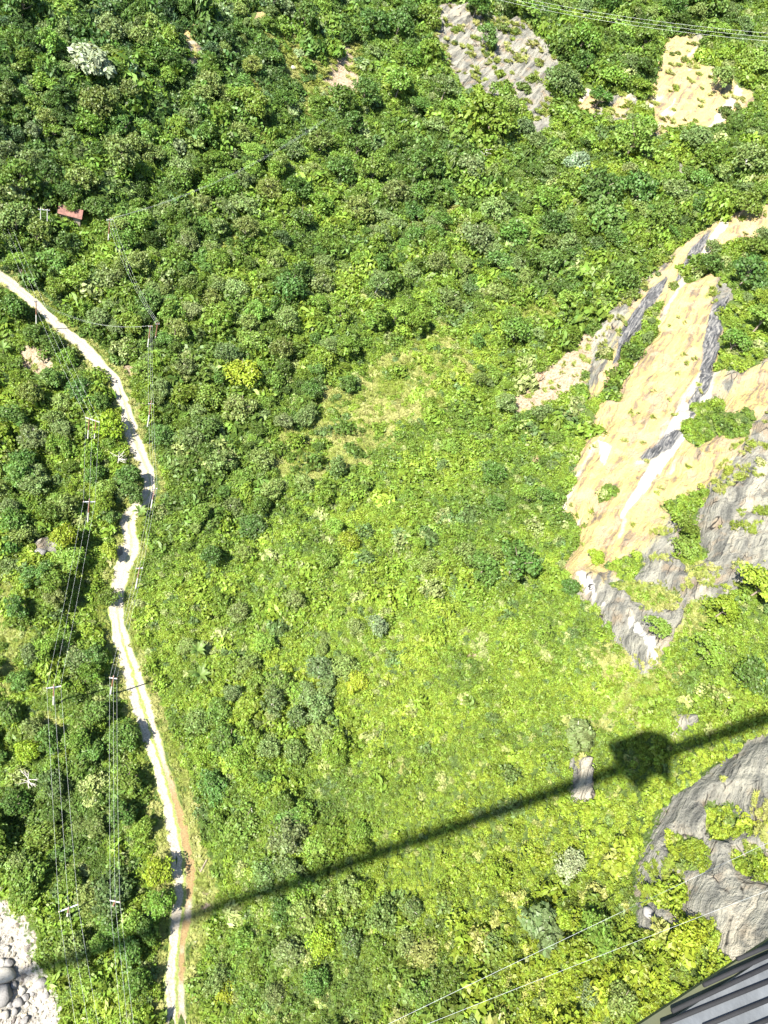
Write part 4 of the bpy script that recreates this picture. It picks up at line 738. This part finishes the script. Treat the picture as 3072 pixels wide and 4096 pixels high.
def on_floor(x, y, z=0.0):
    w = ray([2672 + x / 2.38], [3796 + y / 2.38])[0]; k = (FZ + z - CAMZ) / w[2]; return Vector(CAM + w * k)
for (a, b) in (((660, 97), (960, -28)), ((340, 345), (960, 62)), ((40, 592), (960, 163)), ((-60, 722), (960, 308)), ((340, 738), (960, 484)), ((700, 780), (960, 672))):
    A, B = on_floor(*a, 0.006), on_floor(*b, 0.006); B = A + (B - A) * 2.2
    MB().tube([tuple(A - Vector(bp(0, AXN))), tuple(B - Vector(bp(0, AXN)))], 0.0048, 10).build('floor_tube', M_TUBE, pf, True)
for i, (t_, n_) in enumerate(OUT):
    if i % 2 == 0: MB().tube([rp(t_, n_ + 0.05, -0.1), rp(t_, n_ + 0.05, 1.1)], 0.03, 8).build('rail_post', M_STEEL, pf)
for z_ in (0.55, 1.1): MB().tube([rp(t_, n_ + 0.05, z_) for t_, n_ in OUT[8:] + OUT[:1]], 0.025, 6).build('handrail', M_STEEL, pf)

# ------------------------------------------------------------------ hut, banana plants, fallen log, dead trees
P = at(284, 852, 2.0); hut = empty('hut', P, (0, 0, 0.5)); tag(hut, 'little hut with a rusty pitched tin roof beside the sunlit meadow', 'hut')
M_TIN = simple('rusty_tin', (0.16, 0.075, 0.055), 0.8, 1.5, 0.4); M_MUD = simple('mud_plaster', (0.26, 0.22, 0.16), 0.95, 2); M_DOOR = simple('dark_wood', (0.05, 0.035, 0.02), 0.8, 3)
wl = MB(); wl.box((0, 0, 1.2), (5.0, 3.4, 2.9)); b = len(wl.v); wl.v += [(-2.5, -1.7, 2.65), (-2.5, 1.7, 2.65), (-2.5, 0, 3.6), (2.5, -1.7, 2.65), (2.5, 1.7, 2.65), (2.5, 0, 3.6)]; wl.f += [(b, b + 1, b + 2), (b + 3, b + 5, b + 4)]; wl.build('wall', M_MUD, hut)
rf = MB()
for s_ in (-1, 1):
    b = len(rf.v); rf.v += [(-2.9, s_ * 2.2, 2.42), (2.9, s_ * 2.2, 2.42), (2.9, 0, 3.70), (-2.9, 0, 3.70), (-2.9, s_ * 2.2, 2.36), (2.9, s_ * 2.2, 2.36), (2.9, 0, 3.64), (-2.9, 0, 3.64)]
    rf.f += [(b, b + 1, b + 2, b + 3), (b + 7, b + 6, b + 5, b + 4), (b, b + 4, b + 5, b + 1), (b + 1, b + 5, b + 6, b + 2), (b + 3, b + 2, b + 6, b + 7), (b, b + 3, b + 7, b + 4)]
rf.build('roof', M_TIN, hut); MB().box((0.4, -1.73, 0.95), (0.9, 0.06, 1.9)).build('door', M_DOOR, hut); MB().box((-1.3, -1.73, 1.4), (0.7, 0.06, 0.7)).build('window', M_DOOR, hut)
def banana_meshes(seed):
    r_ = random.Random(seed); V = []; F = []; lv = []
    for k in range(9):
        g = k * 2.4 + r_.uniform(-.3, .3); L = r_.uniform(1.7, 2.6); up = r_.uniform(0.5, 1.3); w = 0.3; d = Vector((math.cos(g), math.sin(g), 0)); sd = Vector((-d.y, d.x, 0)); b = len(V)
        for i in range(7):
            u = i / 6; c = d * L * u + Vector((0, 0, up * math.sin(u * 2.3) * 1.0)); ww = w * math.sin(min(1, u * 1.15 + 0.08) * math.pi) + 0.02
            V += [c - sd * ww + Vector((0, 0, .07)), c, c + sd * ww + Vector((0, 0, .07))]
        for i in range(6):
            for q in (0, 1): a = b + i * 3 + q; F.append((a, a + 1, a + 4, a + 3))
        lv += [r_.uniform(0.3, 0.8)] * 21
    me = bpy.data.meshes.new('leaves'); me.from_pydata([tuple(v) for v in V], [], F); me.materials.append(M_LEAFO); a = me.attributes.new('leaf', 'FLOAT', 'POINT'); a.data.foreach_set('value', np.array(lv, np.float32))
    st = MB().tube([(0, 0, -0.3), (0, 0, 1.2), (0.04, 0, 2.4)], [0.19, 0.15, 0.09], 8).mesh('stem', simple('banana_stem', (0.12, 0.14, 0.05), 0.7, 2)); return me, st
BM_ = [banana_meshes(i) for i in range(3)]
BN_ = [(175, 640, 'leftmost banana plant of the clump above the sunlit meadow'), (200, 632, 'second banana plant from the left above the sunlit meadow'), (228, 625, 'banana plant in the middle of the clump above the sunlit meadow'), (250, 605, 'banana plant with highest leaves in the clump above the meadow'), (215, 655, 'lowest banana plant in front of the clump above the meadow'), (268, 585, 'banana plant at the clump end by the dark tree gap'), (345, 605, 'lone banana plant right of the clump under the dark gap'),
       (455, 745, 'upper banana plant of the pale-leaved group in the woods'), (500, 735, 'banana plant at the right top of the pale-leaved woods group'), (480, 765, 'banana plant in the centre of the pale-leaved woods group'), (520, 770, 'lowest right banana plant of the pale-leaved woods group'), (430, 775, 'left banana plant of the pale-leaved woods group'), (12, 1385, 'big banana plant at the left edge under the road'), (185, 1535, 'banana plant with arching leaves below the brown clearing'), (160, 1520, 'banana plant left of the arching one below the brown clearing'),
       (560, 2040, 'bluish banana-like plant on the verge after the sharp road bend'), (790, 2600, 'palm-like plant left of the middle thicket'), (800, 2700, 'long-fronded palm-like plant in the middle thicket')]
for i, (x, y, l_) in enumerate(BN_):
    P = at(x, y, 2.6); rt = empty('banana_plant', P, (0, 0, i * 1.3)); tag(rt, l_, 'banana plant', 'banana plants on the valley slope'); k = 0.85 + 0.12 * (i % 3); rt.scale = (k, k, k)
    lf = link(bpy.data.objects.new('leaves', BM_[i % 3][0])); lf.parent = rt; lf.location = (0, 0, 2.35); lf.color = (0.13, 0.20, 0.045, 1); sm = link(bpy.data.objects.new('stem', BM_[i % 3][1])); sm.parent = rt
def dead(x, y, h, label, seed, cat='dead tree', m=None):
    P = at(x, y, h * 0.8); r_ = random.Random(seed); rt = empty('dead_tree', P); tag(rt, label, cat)
    MB().tube([(0, 0, -0.4), (0.1, 0, h * 0.5), (-0.05, 0.1, h)], [0.16, 0.11, 0.04], 7).build('trunk', m or M_PALEBARK, rt); bb = MB()
    for k in range(11):
        z_ = h * r_.uniform(0.45, 0.97); g = r_.uniform(0, 6.28); L = h * r_.uniform(0.15, 0.38); e = Vector((math.cos(g) * L, math.sin(g) * L, z_ + L * 0.35)); bb.tube([(0, 0, z_), (Vector((0, 0, z_)) + e) / 2, e], [0.05, 0.035, 0.012], 5)
        for q in range(2): g2_ = g + r_.uniform(-1, 1); s_ = (Vector((0, 0, z_)) * 0.4 + e * 0.6); bb.tube([s_, s_ + Vector((math.cos(g2_), math.sin(g2_), .5)) * L * 0.45], [0.025, 0.008], 4)
    bb.build('branches', m or M_PALEBARK, rt)
dead(112, 3118, 4.5, 'bleached white dead tree with spread branches in the lower left scrub', 3); dead(2140, 1840, 4.0, 'bare brown tangle of dead branches left of the landslide', 5, 'dead tree', simple('dead_wood', (0.24, 0.16, 0.09), 0.9, 3))
dead(1940, 610, 7.0, 'pale leaning bare trunk below the slate-grey cliff', 8); dead(1003, 3240, 3.0, 'thin white forked snag right of the lower road', 9); dead(475, 1820, 5.0, 'thin white snag in the scrub left of the shady road stretch', 11); dead(2170, 1500, 3.0, 'brown dead bush on the scree beside the landslide', 13, 'dead tree', simple('dead_bush', (0.2, 0.12, 0.07), 0.9, 3))
A, B = at(800, 3490), at(826, 3440); A = Vector(A) + Vector((0, 0, 0.3)); B = Vector(B) + Vector((0, 0, 0.35)); lg = empty('log', A); tag(lg, 'fallen dark log lying on the bare verge right of the lower road', 'log')
MB().tube([(0, 0, 0), tuple((B - A) * 0.5), tuple(B - A)], [0.14, 0.13, 0.09], 8).build('trunk', M_BARK, lg); MB().tube([(0.1, 0, 0), tuple(Vector((-0.7, 0.4, 0.2)))], [0.05, 0.02], 5).build('branch', M_BARK, lg)
